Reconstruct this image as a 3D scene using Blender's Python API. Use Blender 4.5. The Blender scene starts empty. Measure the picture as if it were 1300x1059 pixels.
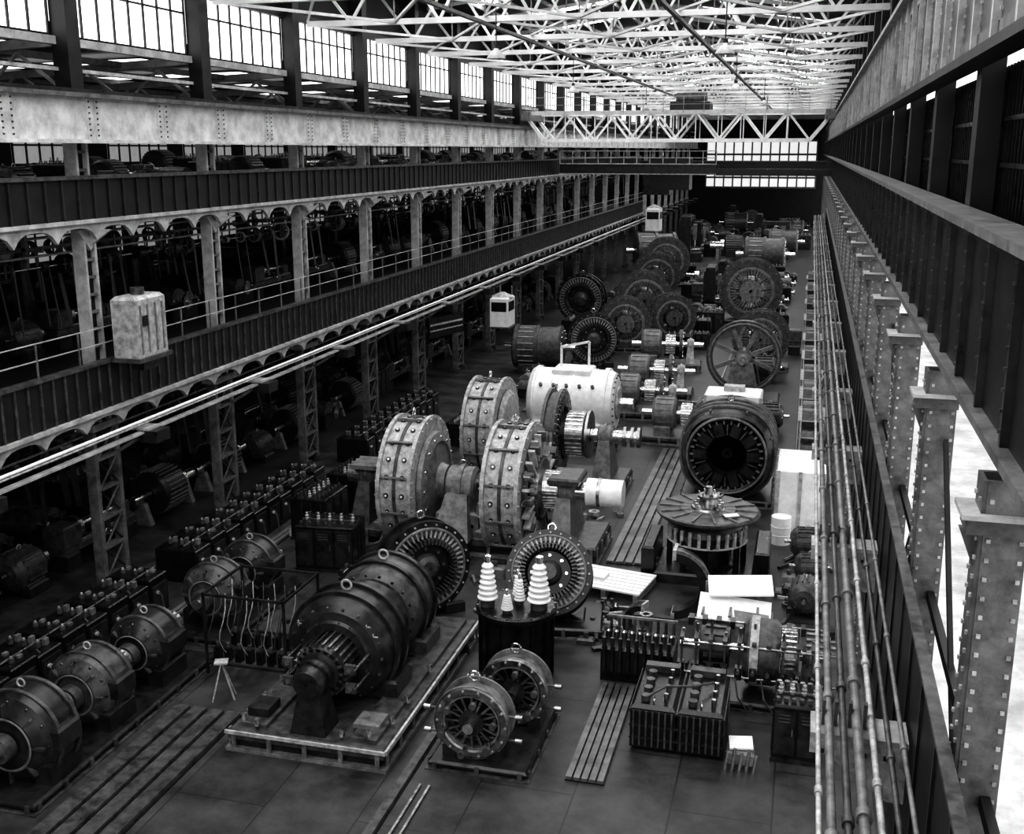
import bpy, math, random
from mathutils import Vector, Matrix
RN=random.Random(11)
V=Vector
pi=math.pi
SC=bpy.context.scene
# ---------------------------------------------------------------- materials
MATS={}
def mat(name,base,rough=.5,metal=0.,var=.35,scale=3.,bump=0.,emit=0.):
    m=bpy.data.materials.new(name);m.use_nodes=True
    nt=m.node_tree;b=nt.nodes['Principled BSDF'];L=nt.links
    tc=nt.nodes.new('ShaderNodeTexCoord')
    n=nt.nodes.new('ShaderNodeTexNoise');n.inputs['Scale'].default_value=scale;n.inputs['Detail'].default_value=8;n.inputs['Roughness'].default_value=.7
    L.new(tc.outputs['Object'],n.inputs['Vector'])
    r=nt.nodes.new('ShaderNodeValToRGB')
    lo=base*(1-var);hi=min(1,base*(1+var))
    r.color_ramp.elements[0].position=.36;r.color_ramp.elements[1].position=.64
    r.color_ramp.elements[0].color=(lo,lo,lo,1);r.color_ramp.elements[1].color=(hi,hi,hi,1)
    L.new(n.outputs['Fac'],r.inputs['Fac']);L.new(r.outputs['Color'],b.inputs['Base Color'])
    mr=nt.nodes.new('ShaderNodeMapRange');mr.inputs['To Min'].default_value=max(.05,rough-.12);mr.inputs['To Max'].default_value=min(1,rough+.15)
    L.new(n.outputs['Fac'],mr.inputs['Value']);L.new(mr.outputs['Result'],b.inputs['Roughness'])
    b.inputs['Metallic'].default_value=metal
    if bump:
        bp=nt.nodes.new('ShaderNodeBump');bp.inputs['Strength'].default_value=bump;bp.inputs['Distance'].default_value=.03
        L.new(n.outputs['Fac'],bp.inputs['Height']);L.new(bp.outputs['Normal'],b.inputs['Normal'])
    if emit:
        b.inputs['Emission Color'].default_value=(1,1,1,1);b.inputs['Emission Strength'].default_value=emit
    MATS[name]=m
    return m
mat('black_iron',.009,.28,0,.5)
mat('dark_steel',.024,.3,.0,.6)
mat('mid_steel',.08,.34,.1,.6,4)
mat('grey_paint',.18,.4,0,.5,4)
mat('light_paint',.42,.42,0,.45,5)
mat('white_paint',.85,.4,0,.12,3)
mat('struct_grey',.14,.5,0,.5,3)
mat('struct_light',.42,.55,0,.35,2)
mat('girder_white',.56,.6,0,.3,1.5)
mat('roof_white',.6,.6,0,.2,.6)
mat('bright_metal',.8,.22,1,.25,6)
mat('dull_metal',.36,.3,1,.45,6)
mat('ceramic',.9,.15,0,.05)
mat('paper',.9,.8,0,.08,4)
mat('wood_grey',.22,.7,0,.4,5)
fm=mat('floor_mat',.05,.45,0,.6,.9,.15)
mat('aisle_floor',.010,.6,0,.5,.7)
mat('bed_plate',.14,.32,.2,.6,1.2)
mat('pale_concrete',.75,.8,0,.3,.5)
mat('wall_brick',.018,.8,0,.4,1.)
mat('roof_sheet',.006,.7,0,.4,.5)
mat('skylight_glass',.8,.3,0,.05,1,0,14.5)
mat('window_glass',.8,.3,0,.05,1,0,1.7)
mat('dim_window_glass',.4,.3,0,.2,1,0,.2)
mat('far_glass',.8,.3,0,.3,.5,0,.55)
mat('girder_grey',.10,.45,.0,.6,1.5)
mat('girder_dark',.011,.45,0,.6,1.5)
# faint plate seams on the shop floor
nt=fm.node_tree;b=nt.nodes['Principled BSDF'];ln=b.inputs['Base Color'].links[0];src=ln.from_socket
tc=[n for n in nt.nodes if n.type=='TEX_COORD'][0]
mp=nt.nodes.new('ShaderNodeMapping');mp.inputs['Rotation'].default_value=(0,0,pi/2)
bk=nt.nodes.new('ShaderNodeTexBrick');bk.inputs['Scale'].default_value=1.;bk.inputs['Brick Width'].default_value=4.;bk.inputs['Row Height'].default_value=2.;bk.inputs['Mortar Size'].default_value=.02
bk.inputs['Color1'].default_value=(1,1,1,1);bk.inputs['Color2'].default_value=(.8,.8,.8,1);bk.inputs['Mortar'].default_value=(.35,.35,.35,1)
nt.links.new(tc.outputs['Object'],mp.inputs['Vector']);nt.links.new(mp.outputs['Vector'],bk.inputs['Vector'])
mx=nt.nodes.new('ShaderNodeMix');mx.data_type='RGBA';mx.blend_type='MULTIPLY';mx.inputs[0].default_value=1.
nt.links.new(src,mx.inputs[6]);nt.links.new(bk.outputs['Color'],mx.inputs[7]);nt.links.new(mx.outputs[2],b.inputs['Base Color'])
# ---------------------------------------------------------------- mesh helper
def basis(ax):
    ax=V(ax).normalized()
    up=V((0,0,1)) if abs(ax.z)<.95 else V((0,1,0))
    e1=up.cross(ax).normalized();e2=ax.cross(e1).normalized()
    return ax,e1,e2
class M:
    def __init__(s):
        s.v=[];s.f=[];s.m=[];s.s=[];s.names=[]
    def mi(s,n):
        if n not in s.names:s.names.append(n)
        return s.names.index(n)
    def add(s,vs,fs,mt,sm=False):
        o=len(s.v);k=s.mi(mt)
        s.v.extend([tuple(v) for v in vs])
        for f in fs:
            s.f.append([i+o for i in f]);s.m.append(k);s.s.append(sm)
    def obox(s,c,a,b,d,mt):
        c=V(c)
        vs=[c+x*a+y*b+z*d for x in(-.5,.5) for y in(-.5,.5) for z in(-.5,.5)]
        s.add(vs,[(0,1,3,2),(4,6,7,5),(0,4,5,1),(2,3,7,6),(0,2,6,4),(1,5,7,3)],mt)
    def box(s,x,y,z,sx,sy,sz,mt,rz=0.):
        c,q=math.cos(rz),math.sin(rz)
        s.obox((x,y,z),V((c,q,0))*sx,V((-q,c,0))*sy,V((0,0,sz)),mt)
    def bx(s,x0,x1,y0,y1,z0,z1,mt):
        s.box((x0+x1)/2,(y0+y1)/2,(z0+z1)/2,x1-x0,y1-y0,z1-z0,mt)
    def cbox(s,x0,x1,y0,y1,z0,z1,mt,ch=.06):
        vs=[(x0,y0,z0),(x1,y0,z0),(x1,y1,z0),(x0,y1,z0),(x0,y0,z1-ch),(x1,y0,z1-ch),(x1,y1,z1-ch),(x0,y1,z1-ch),
            (x0+ch,y0+ch,z1),(x1-ch,y0+ch,z1),(x1-ch,y1-ch,z1),(x0+ch,y1-ch,z1)]
        s.add(vs,[(3,2,1,0),(0,1,5,4),(1,2,6,5),(2,3,7,6),(3,0,4,7),(4,5,9,8),(5,6,10,9),(6,7,11,10),(7,4,8,11),(8,9,10,11)],mt)
    def beam(s,p0,p1,w,h,mt):
        p0=V(p0);p1=V(p1);d=p1-p0
        if d.length<1e-6:return
        ax,e1,e2=basis(d)
        s.obox((p0+p1)/2,d,e1*w,e2*h,mt)
    def lathe(s,o,ax,prof,seg,mt,closed=False,a0=0,a1=2*pi,capa=False,capb=False):
        o=V(o);ax,e1,e2=basis(ax)
        full=abs(a1-a0-2*pi)<1e-5
        n=seg if full else seg+1
        pr=list(prof)
        if closed:pr=pr+[pr[0]]
        cs=[(math.cos(a0+(a1-a0)*i/seg),math.sin(a0+(a1-a0)*i/seg)) for i in range(n)]
        for j in range(len(pr)-1):
            vs=[];fs=[]
            for (t,r) in (pr[j],pr[j+1]):
                for c,q in cs: vs.append(o+ax*t+e1*(c*r)+e2*(q*r))
            for i in range(seg):
                k=(i+1)%n
                fs.append((i,k,n+k,n+i))
            s.add(vs,fs,mt,True)
        for fl,(t,r) in ((capa,pr[0]),(capb,pr[-1])):
            if fl: s.add([o+ax*t+e1*(c*r)+e2*(q*r) for c,q in cs],[tuple(range(n))],mt)
    def cyl(s,p0,p1,r,mt,seg=16,r1=None):
        p0=V(p0);p1=V(p1);d=p1-p0
        s.lathe(p0,d,[(0,r),(d.length,r if r1 is None else r1)],seg,mt,capa=True,capb=True)
    def torus(s,c,ax,R_,r,mt,seg=20,ts=6):
        pr=[(r*math.sin(2*pi*i/ts),R_+r*math.cos(2*pi*i/ts)) for i in range(ts)]
        s.lathe(c,ax,pr,seg,mt,closed=True)
    def rad(s,c,ax,n,r,t,dr,dt,da,mt,a0=0.,skew=0.,rng=2*pi):
        c=V(c);ax,e1,e2=basis(ax)
        for i in range(n):
            a=a0+rng*i/n
            d=e1*math.cos(a)+e2*math.sin(a);q=ax.cross(d)
            d2=(d*math.cos(skew)+q*math.sin(skew));q2=ax.cross(d2)
            s.obox(c+ax*t+d*r,d2*dr,q2*dt,ax*da,mt)
    def radcyl(s,c,ax,n,r,t,rr,ln,mt,seg=8,a0=0.):
        c=V(c);ax,e1,e2=basis(ax)
        for i in range(n):
            a=a0+2*pi*i/n;p=c+ax*t+(e1*math.cos(a)+e2*math.sin(a))*r
            s.cyl(p,p+ax*ln,rr,mt,seg)
    def tube(s,pts,r,mt,seg=6):
        for a,b in zip(pts[:-1],pts[1:]): s.cyl(a,b,r,mt,seg)
    def prism(s,pts,o,e1,e2,ex,mt):
        o=V(o);e1=V(e1);e2=V(e2);ex=V(ex);n=len(pts)
        a=[o+e1*p[0]+e2*p[1] for p in pts];b=[p+ex for p in a]
        s.add(a+b,[tuple(range(n))[::-1],tuple(range(n,2*n))]+[(i,(i+1)%n,n+(i+1)%n,n+i) for i in range(n)],mt)
    def mesh(s,name):
        me=bpy.data.meshes.new(name);me.from_pydata(s.v,[],s.f)
        for n in s.names: me.materials.append(MATS[n])
        me.polygons.foreach_set('material_index',s.m);me.polygons.foreach_set('use_smooth',s.s)
        me.update();return me
def place(me,name,loc=(0,0,0),rz=0.,sc=1.):
    if isinstance(me,M): me=me.mesh(name)
    o=bpy.data.objects.new(name,me);SC.collection.objects.link(o)
    o.location=loc;o.rotation_euler=(0,0,rz)
    o.scale=(sc,sc,sc) if not isinstance(sc,(tuple,list)) else sc
    return o
XL=-20.
YF=200.;Y0=-12.
# ================================================================= SHELL
m=M();m.bx(-34,2.6,Y0,YF,-.3,0,'floor_mat');place(m,'floor')
m=M();m.bx(2.6,60,Y0,YF,-.3,0,'pale_concrete');place(m,'ground_yard')
m=M();m.bx(-34.4,-34,Y0,YF,0,17,'wall_brick');place(m,'wall_left')
m=M()
m.bx(-34.4,3.0,YF,YF+.4,0,6.5,'wall_brick');m.bx(-34.4,-18,YF,YF+.4,6.5,21.5,'wall_brick')
m.bx(-18,3.0,YF,YF+.4,14.6,22,'wall_brick');m.bx(.6,3.,YF,YF+.4,6.5,14.6,'wall_brick')
place(m,'wall_far')
m=M();m.bx(-18,.6,YF+.1,YF+.2,6.5,14.6,'far_glass')
for i in range(13): m.bx(-18+i*1.55-.12,-18+i*1.55+.12,YF-.1,YF+.1,6.5,14.6,'struct_grey')
for z in (6.6,8.3,9.9,10.3,12.2,14.5): m.bx(-18,.6,YF-.15,YF+.1,z-.16,z+.16,'struct_grey')
m.bx(-18,.6,YF-.3,YF-.1,9.8,10.6,'dark_steel')
place(m,'window_far')
m=M();m.bx(-34.4,3.,Y0-.4,Y0,0,3,'wall_brick');m.bx(-34.4,3.,Y0-.4,Y0,17,21.5,'wall_brick');m.bx(-34.4,-20,Y0-.4,Y0,3,17,'wall_brick');m.bx(1.5,3.,Y0-.4,Y0,3,17,'wall_brick')
place(m,'wall_rear')
m=M();m.bx(-20,1.5,Y0-.2,Y0-.1,5,17,'window_glass');m.bx(-20,1.5,Y0-.3,Y0-.1,3,5,'wall_brick')  # unseen glowing panes, added behind the camera as front fill light
for i in range(15): m.bx(-20+i*1.53-.08,-20+i*1.53+.08,Y0-.1,Y0,3,17,'girder_dark')
place(m,'rear_fill_panes')
def zr(x): return 20.2+1.6*(1-abs(x+8.95)/11.55)
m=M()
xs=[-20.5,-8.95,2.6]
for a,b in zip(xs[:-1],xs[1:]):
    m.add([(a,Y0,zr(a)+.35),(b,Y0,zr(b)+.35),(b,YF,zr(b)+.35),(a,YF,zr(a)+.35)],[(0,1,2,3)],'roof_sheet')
for i in range(15):
    x=-19.8+i*1.55
    m.bx(x-.06,x+.06,0,YF,zr(x),zr(x)+.2,'girder_grey')
place(m,'ceiling')
m=M()
y=24.
while y<150:
    for a,b in ((-18.6,-10.4),(-7.5,.7)):
        m.add([(a,y,zr(a)+.3),(a,y+1.4,zr(a)+.3),(b,y+1.4,zr(b)+.3),(b,y,zr(b)+.3)],[(0,1,2,3)],'skylight_glass')
    y+=7.4
for y in (3,10,17):
    a,b=-17,-1
    m.add([(a,y,20.4),(a,y+1.5,20.4),(b,y+1.5,20.4),(b,y,20.4)],[(0,1,2,3)],'skylight_glass')
place(m,'window_roof_skylights')
t=M();N=12;x0,x1=XL,2.3;dx=(x1-x0)/N;zb=17.9
t.beam((x0,0,zb),(x1,0,zb),.2,.22,'roof_white')
for i in range(N):
    a=x0+i*dx;b=a+dx
    t.beam((a,0,zr(a)-.1),(b,0,zr(b)-.1),.16,.18,'roof_white')
    if i%2==0: t.beam((a,0,zr(a)-.1),(b,0,zb),.09,.11,'roof_white')
    else: t.beam((a,0,zb),(b,0,zr(b)-.1),.09,.11,'roof_white')
    if i%2==1: t.beam((b,0,zb),(b,0,zr(b)-.1),.05,.06,'struct_grey')
tm=t.mesh('roof_truss')
Y=21.0
ys=[]
while Y<YF-2: ys.append(Y);place(tm,'roof_truss',(0,Y,0));Y+=7.4
m=M()
for i,Y in enumerate(ys[:-1]):
    for j in range(0,N,4):
        a=x0+j*dx;b=a+2*dx;c_=b+2*dx
        w=.1
        m.beam((a,Y,zb-.02),(b,Y+7.4,zb-.02),w,w,'roof_white');m.beam((b,Y+7.4,zb-.02),(c_,Y,zb-.02),w,w,'roof_white')
        if j==4 or i%2==0: m.beam((a,Y+7.4,zb+.1),(b,Y,zb+.1),w*.8,w*.8,'roof_white')
for j in (4,8): m.bx(x0+j*dx-.08,x0+j*dx+.08,ys[0],ys[-1],zb-.22,zb-.1,'struct_grey')
place(m,'roof_wind_bracing')
l=M();l.cyl((0,0,0),(0,0,1.5),.02,'black_iron',6);l.lathe((0,0,-.35),(0,0,1),[(0,.36),(.12,.3),(.3,.12),(.42,.06)],20,'struct_light');l.cyl((0,0,-.05),(0,0,.15),.09,'dark_steel',10);l.lathe((0,0,-.33),(0,0,1),[(0,.05),(.05,.12),(.15,.13),(.25,.05)],12,'ceramic')
lm=l.mesh('pendant_lamp')
for p in [(-11.5,41.,16.6),(-3.2,41.,16.6),(-13.,62.,16.4),(-4.2,62.,16.4),(-3.6,83.,16.4),(-13,90.,16.4),(-4.2,104.,16.4)]: place(lm,'pendant_lamp',p)
# ================================================================= LEFT SIDE
LC=[27.6+7*k for k in range(-2,24)]
c=M()
for y in (-.55,.55):
    c.bx(-.16,.16,y-.09,y+.09,0,5.0,'struct_grey')
    c.bx(-.3,.3,y-.16,y+.16,0,.25,'mid_steel')
for i in range(5):
    z=.4+i*.92
    c.beam((.14,-.5,z),(.14,.5,z+.92),.03,.06,'struct_grey');c.beam((.1,.5,z),(.1,-.5,z+.92),.03,.06,'dark_steel')
    c.bx(-.1,.18,-.5,.5,z-.04,z+.04,'struct_grey')
c.bx(-.28,.28,-.75,.75,5.0,5.2,'struct_light')
c.bx(-.05,.05,-.2,.2,5.2,14.,'black_iron')
for y in (-.24,.24): c.bx(-.2,.2,y-.045,y+.045,5.2,13.2,'struct_light')
for i in range(16):
    z=5.4+i*.5
    c.bx(.1,.17,-.2,.2,z,z+.08,'struct_grey')
c.bx(-.25,.25,-.28,.28,14.4,20.2,'girder_dark')
c.prism([(0,0),(.55,.6),(-.55,.6)],(.1,0,10.2),(0,1,0),(0,0,1),(.12,0,0),'struct_light')
c.prism([(0,0),(.9,.6),(0,.6)],(0,0,10.2),(1,0,0),(0,0,1),(0,.1,0),'struct_light')
cm=c.mesh('steel_column')
for Y in LC: place(cm,'steel_column',(XL,Y,0))
def scallop(m,x,y0,y1,zt,step,mt,th=.12,dmin=.13,dmax=.5):
    n=8;y=y0
    while y<y1-.01:
        pts=[]
        for i in range(n+1):
            u=i/n;d=dmin+(dmax-dmin)*(abs(2*u-1)**3.5)
            pts.append((u*step,-d))
        for i in range(n):
            a=pts[i];b=pts[1+i]
            m.prism([(a[0],0),(b[0],0),b,a],(x,y,zt),(0,1,0),(0,0,1),(th,0,0),mt)
        y+=step
GY0,GY1=6.6,132.6
m=M()
xu=-19.55
m.bx(xu-.06,xu,GY0,GY1,11.05,12.25,'girder_dark')
m.bx(xu-.2,xu+.12,GY0,GY1,12.2,12.3,'mid_steel');m.bx(xu-.14,xu+.14,GY0,GY1,11.0,11.1,'struct_light')
y=GY0
while y<GY1: m.bx(xu,xu+.05,y-.03,y+.03,11.1,12.2,'dark_steel');y+=.7
scallop(m,xu-.1,GY0,GY1,11.0,1.75,'struct_light')
place(m,'upper_gallery_parapet')
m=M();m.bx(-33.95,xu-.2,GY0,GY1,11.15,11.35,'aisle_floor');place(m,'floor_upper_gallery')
m=M()
xl=-19.2
m.bx(xl-.06,xl,GY0,GY1,5.75,7.1,'girder_dark')
m.bx(xl-.12,xl+.12,GY0,GY1,7.08,7.18,'mid_steel');m.bx(xl-.12,xl+.14,GY0,GY1,5.68,5.78,'struct_light')
y=GY0
while y<GY1: m.bx(xl,xl+.05,y-.025,y+.025,5.78,7.08,'mid_steel');y+=.5
scallop(m,xl-.1,GY0,GY1,5.68,1.75,'struct_light',dmax=.45)
for z in (7.65,8.1): m.bx(xl-.02,xl+.01,GY0,GY1,z-.015,z+.015,'struct_light')
y=GY0
while y<GY1: m.bx(xl-.02,xl+.02,y-.02,y+.02,7.18,8.1,'struct_grey');y+=1.75
place(m,'lower_gallery_parapet')
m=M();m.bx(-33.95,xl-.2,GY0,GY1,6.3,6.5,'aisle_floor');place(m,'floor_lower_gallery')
m=M()
m.cyl((-18.35,GY0,5.35),(-18.35,GY1,5.35),.05,'white_paint',8);m.cyl((-18.6,GY0,5.15),(-18.6,GY1,5.15),.03,'light_paint',8)
m.bx(-18.5,-18.3,GY0,GY1,4.97,5.03,'struct_light')
for Y in LC:
    m.bx(-19.0,-18.2,Y-.3,Y+.3,5.05,5.12,'struct_light');m.bx(-18.5,-17.9,Y-.35,Y+.35,4.7,5.05,'dark_steel')
    m.beam((-19.6,Y,4.2),(-18.2,Y,5.05),.1,.1,'struct_grey')
place(m,'crane_runway_conductor_rail')
m=M();xg=-19.4
m.bx(xg-.08,xg,GY0,YF-2,13.25,14.4,'girder_white')
m.bx(xg-.3,xg+.2,GY0,YF-2,14.38,14.5,'struct_grey');m.bx(xg-.3,xg+.2,GY0,YF-2,13.17,13.27,'girder_white')
m.bx(xg-.1,xg,GY0,YF-2,14.5,14.62,'dark_steel')
for Y in LC+[q+3.5 for q in LC]:
    for d in (-.18,.18):
        m.bx(xg,xg+.06,Y+d-.04,Y+d+.04,13.27,14.38,'girder_white')
        if Y<80:
            for i in range(7): m.box(xg+.07,Y+d,13.38+i*.15,.03,.045,.045,'dark_steel')
place(m,'crane_runway_girder')
m=M()
for z,h,mt in ((15.15,.1,'struct_light'),(15.9,.22,'struct_light'),(18.1,.3,'girder_dark')): m.bx(-20.35,-20.1,GY0,YF,z-h/2,z+h/2,mt)
for Y in LC:
    m.beam((-20.2,Y,15.9),(-34,Y,15.2),.2,.25,'struct_light');m.beam((-20.2,Y,14.6),(-34,Y,14.3),.12,.14,'struct_grey')
    for i in range(5):
        xa=-20.2-i*2.76;m.beam((xa,Y,14.6),(xa-1.4,Y,15.6),.08,.08,'struct_light');m.beam((xa-1.4,Y,15.6),(xa-2.76,Y,14.5),.08,.08,'struct_light')
for x in (-23,-26,-29,-32): m.bx(x-.08,x+.08,GY0,YF,15.7,15.9,'struct_grey')
place(m,'aisle_roof_framing')
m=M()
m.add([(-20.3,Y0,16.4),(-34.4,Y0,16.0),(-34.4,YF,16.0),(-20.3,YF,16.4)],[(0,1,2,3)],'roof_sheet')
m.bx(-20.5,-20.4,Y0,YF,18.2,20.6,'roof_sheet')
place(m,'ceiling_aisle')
m=M()
for i,Y in enumerate(LC):
    a=Y+1.2;m.add([(-23,a,16.1),(-31,a,15.95),(-31,a+1.6,15.95),(-23,a+1.6,16.1)],[(0,1,2,3)],'window_glass')
place(m,'window_aisle_skylights')
m=M()
for Y in LC[:-1]:
    a,b=Y+.35,Y+6.65
    m.bx(-20.34,-20.3,a,b,16.1,18.0,'window_glass')
    nb=8
    for i in range(nb+1):
        y=a+(b-a)*i/nb;m.bx(-20.3,-20.24,y-.03,y+.03,16.05,18.,'girder_dark')
    m.bx(-20.3,-20.24,a,b,17.32,17.38,'girder_dark')
place(m,'window_clerestory_left')
m=M()
for Y in LC[:20]:
    for z0,z1 in ((1.5,4.6),(8.0,10.2),(12.4,14.)):
        m.bx(-33.98,-33.94,Y+.8,Y+6.2,z0,z1,'dim_window_glass')
        for i in range(7): m.bx(-33.94,-33.88,Y+.8+i*.9-.04,Y+.8+i*.9+.04,z0,z1,'black_iron')
        m.bx(-33.94,-33.88,Y+.8,Y+6.2,(z0+z1)/2-.04,(z0+z1)/2+.04,'black_iron')
place(m,'window_aisle_left')
for (z,xs) in ((9.6,(-22.,-26.3)),(3.9,(-22.,-26.3))):
    m=M()
    for x in xs:
        m.cyl((x,GY0,z),(x,GY1,z),.04,'bright_metal',8)
        y=GY0+1
        while y<GY1:
            r=RN.choice((.15,.22,.3,.4));w=RN.choice((.12,.2,.3,.5))
            m.lathe((x,y,z),(0,1,0),[(0,r*.8),(0,r),(w,r),(w,r*.8)],16,RN.choice(('struct_grey','mid_steel','light_paint','dark_steel')),closed=True)
            for k in range(2):
                m.rad((x,y,z),(0,1,0),2,r*.45,w/2,r*.9,.05,.05,'mid_steel',a0=k*pi/2)
            if RN.random()<.3:
                for s in (-1,1): m.beam((x+s*r*.95,y+w/2,z),(x+.2+s*.2,y+w/2,z-1.8),.02,w*.6,'dark_steel')
            y+=RN.uniform(.6,1.7)
        m.bx(x-.5,x-.4,GY0,GY1,z+.45,z+.55,'struct_grey');m.cyl((x+.5,GY0,z+.4),(x+.5,GY1,z+.4),.04,'light_paint',6)
    for Y in LC[:-1]:
        for x in xs: m.box(x,Y,z+.5,.12,.12,1.,'struct_grey');m.bx(x-.6,x+.6,Y-.06,Y+.06,z+.5,z+.62,'struct_grey')
    place(m,'line_shaft_pulleys')
c=M();c.bx(-.2,.2,-.04,.04,0,11,'dark_steel')
for x in (-.2,.2): c.bx(x-.03,x+.03,-.18,.18,0,11,'struct_grey')
c.bx(-.4,.4,-.4,.4,0,.1,'mid_steel')
icm=c.mesh('aisle_column')
for Y in LC[:18]: place(icm,'aisle_column',(-27.9,Y,0))
# ================================================================= RIGHT SIDE
RC=[5.6*k for k in range(1,35)]
c=M()
w=.36
for y in (-w/2,w/2):
    c.bx(-.2,.2,y-.03,y+.03,0,9.9,'struct_grey')
c.bx(-.03,.03,-w/2,w/2,0,9.9,'dark_steel')
for x in (-.15,.15):
    for i in range(48): c.box(x,-(w/2+.04),.3+i*.2,.04,.03,.04,'light_paint')
c.bx(-.24,-.2,-.2,.2,0,9.9,'girder_grey')
for y in (-.14,.14):
    for i in range(48): c.box(-.25,y,.3+i*.2,.03,.04,.04,'light_paint')
c.bx(-.42,.25,-.3,.3,9.52,9.57,'struct_light');c.bx(-.36,.22,-.25,.25,9.36,9.52,'girder_grey')
c.prism([(0,0),(-.2,0),(0,-.5)],(-.2,-.05,9.36),(1,0,0),(0,0,1),(0,.1,0),'girder_grey')
c.bx(.1,.4,-.25,.25,9.9,20.2,'girder_dark')
rcm=c.mesh('riveted_column')
for Y in RC: place(rcm,'riveted_column',(2.02,Y,0))
m=M()
for i,Y in enumerate(RC[:-1]):
    if i%2: m.beam((2.1,Y+.3,4.2),(2.1,Y+5.3,8.9),.06,.12,'girder_dark')
    else: m.beam((2.1,Y+.3,8.9),(2.1,Y+5.3,4.2),.06,.12,'girder_dark')
    m.bx(2.05,2.15,Y+.2,Y+5.4,6.4,6.55,'girder_dark')
place(m,'column_cross_bracing')
m=M();ya,yb=4.,YF-1
m.bx(1.95,2.03,ya,yb,10.25,12.15,'girder_dark')
m.bx(1.65,2.1,ya,yb,12.15,12.25,'struct_grey');m.bx(1.8,2.1,ya,yb,10.15,10.25,'struct_grey')
m.bx(1.98,2.08,ya,yb,9.9,10.15,'girder_dark')
y=ya
while y<yb:
    m.bx(1.87,1.95,y-.05,y+.05,10.25,12.15,'dark_steel')
    if y<60:
        for i in range(9): m.box(1.86,y,10.4+i*.2,.03,.035,.035,'mid_steel')
    y+=1.75
m.bx(1.93,1.96,ya,yb,11.95,12.15,'dark_steel')
m.bx(2.5,2.54,ya,yb,11.2,14.1,'girder_dark')
y=ya
while y<80:
    m.bx(2.46,2.5,y-.02,y+.02,12.,14.1,'black_iron');y+=.25
for z in (12.8,13.4): m.bx(2.44,2.5,ya,yb,z-.03,z+.03,'black_iron')
m.bx(2.03,2.54,ya,yb,11.15,11.2,'girder_dark')
place(m,'crane_girder_lower')
m=M()
m.bx(2.0,2.08,ya,yb,14.15,16.3,'girder_grey')
m.bx(1.75,2.1,ya,yb,14.05,14.17,'girder_dark');m.bx(1.75,2.1,ya,yb,16.3,16.42,'struct_light')
m.bx(1.97,2.0,ya,yb,14.17,14.45,'struct_grey');m.bx(1.97,2.0,ya,yb,16.,16.3,'struct_light')
y=ya
while y<yb:
    m.bx(1.9,2.,y-.06,y+.06,14.17,16.3,'struct_light')
    if y<70:
        for dy in (-.13,.13):
            for i in range(14): m.box(1.985,y+dy,14.3+i*.14,.03,.05,.05,'light_paint')
    y+=1.75
place(m,'crane_girder_upper')
m=M();m.bx(2.6,2.8,Y0,YF,16.4,22,'wall_brick')
for Y in RC: m.bx(2.5,2.6,Y-.15,Y+.15,16.4,20.2,'struct_light')
m.bx(2.5,2.6,0,YF,18.4,18.7,'struct_light')
place(m,'wall_right')
m=M()
m.bx(1.6,1.66,ya,120,3.8,7.1,'girder_dark');m.bx(1.56,1.7,ya,120,7.1,7.15,'mid_steel');m.bx(1.56,1.7,ya,120,3.72,3.8,'dark_steel')
y=ya
while y<120: m.bx(1.57,1.6,y-.03,y+.03,3.8,7.1,'dark_steel');y+=1.4
place(m,'service_girder')
PB=[13.2+6.9*k for k in range(-1,16)]
m=M()
for x,r,mt,z in ((.48,.03,'light_paint',6.1),(.61,.05,'grey_paint',6.1),(.78,.045,'mid_steel',6.1),(.94,.06,'grey_paint',6.15),(1.12,.04,'light_paint',6.1),(1.28,.035,'mid_steel',6.2),(1.42,.03,'grey_paint',6.3)):
    m.cyl((x,ya,z),(x,125,z),r,mt,10)
    y=ya+RN.random()*2
    while y<80: m.cyl((x,y,z),(x,y+.14,z),r*1.5,mt,10);y+=3.1
for Y in PB:
    m.bx(.4,1.56,Y-.28,Y+.28,5.9,5.97,'struct_light')
    m.prism([(0,0),(1.15,0),(1.15,-.75),(.95,-.75),(.2,-.2),(0,-.2)],(.4,Y-.28,5.9),(1,0,0),(0,0,1),(0,.06,0),'light_paint')
    for x in (.55,.8,1.05,1.3): m.box(x,Y-.3,5.75,.05,.03,.05,'dark_steel')
    for x in (.55,.7,.87,1.05): m.bx(x-.02,x+.02,Y-.05,Y+.05,5.97,6.3,'mid_steel')
place(m,'service_pipes')
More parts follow.
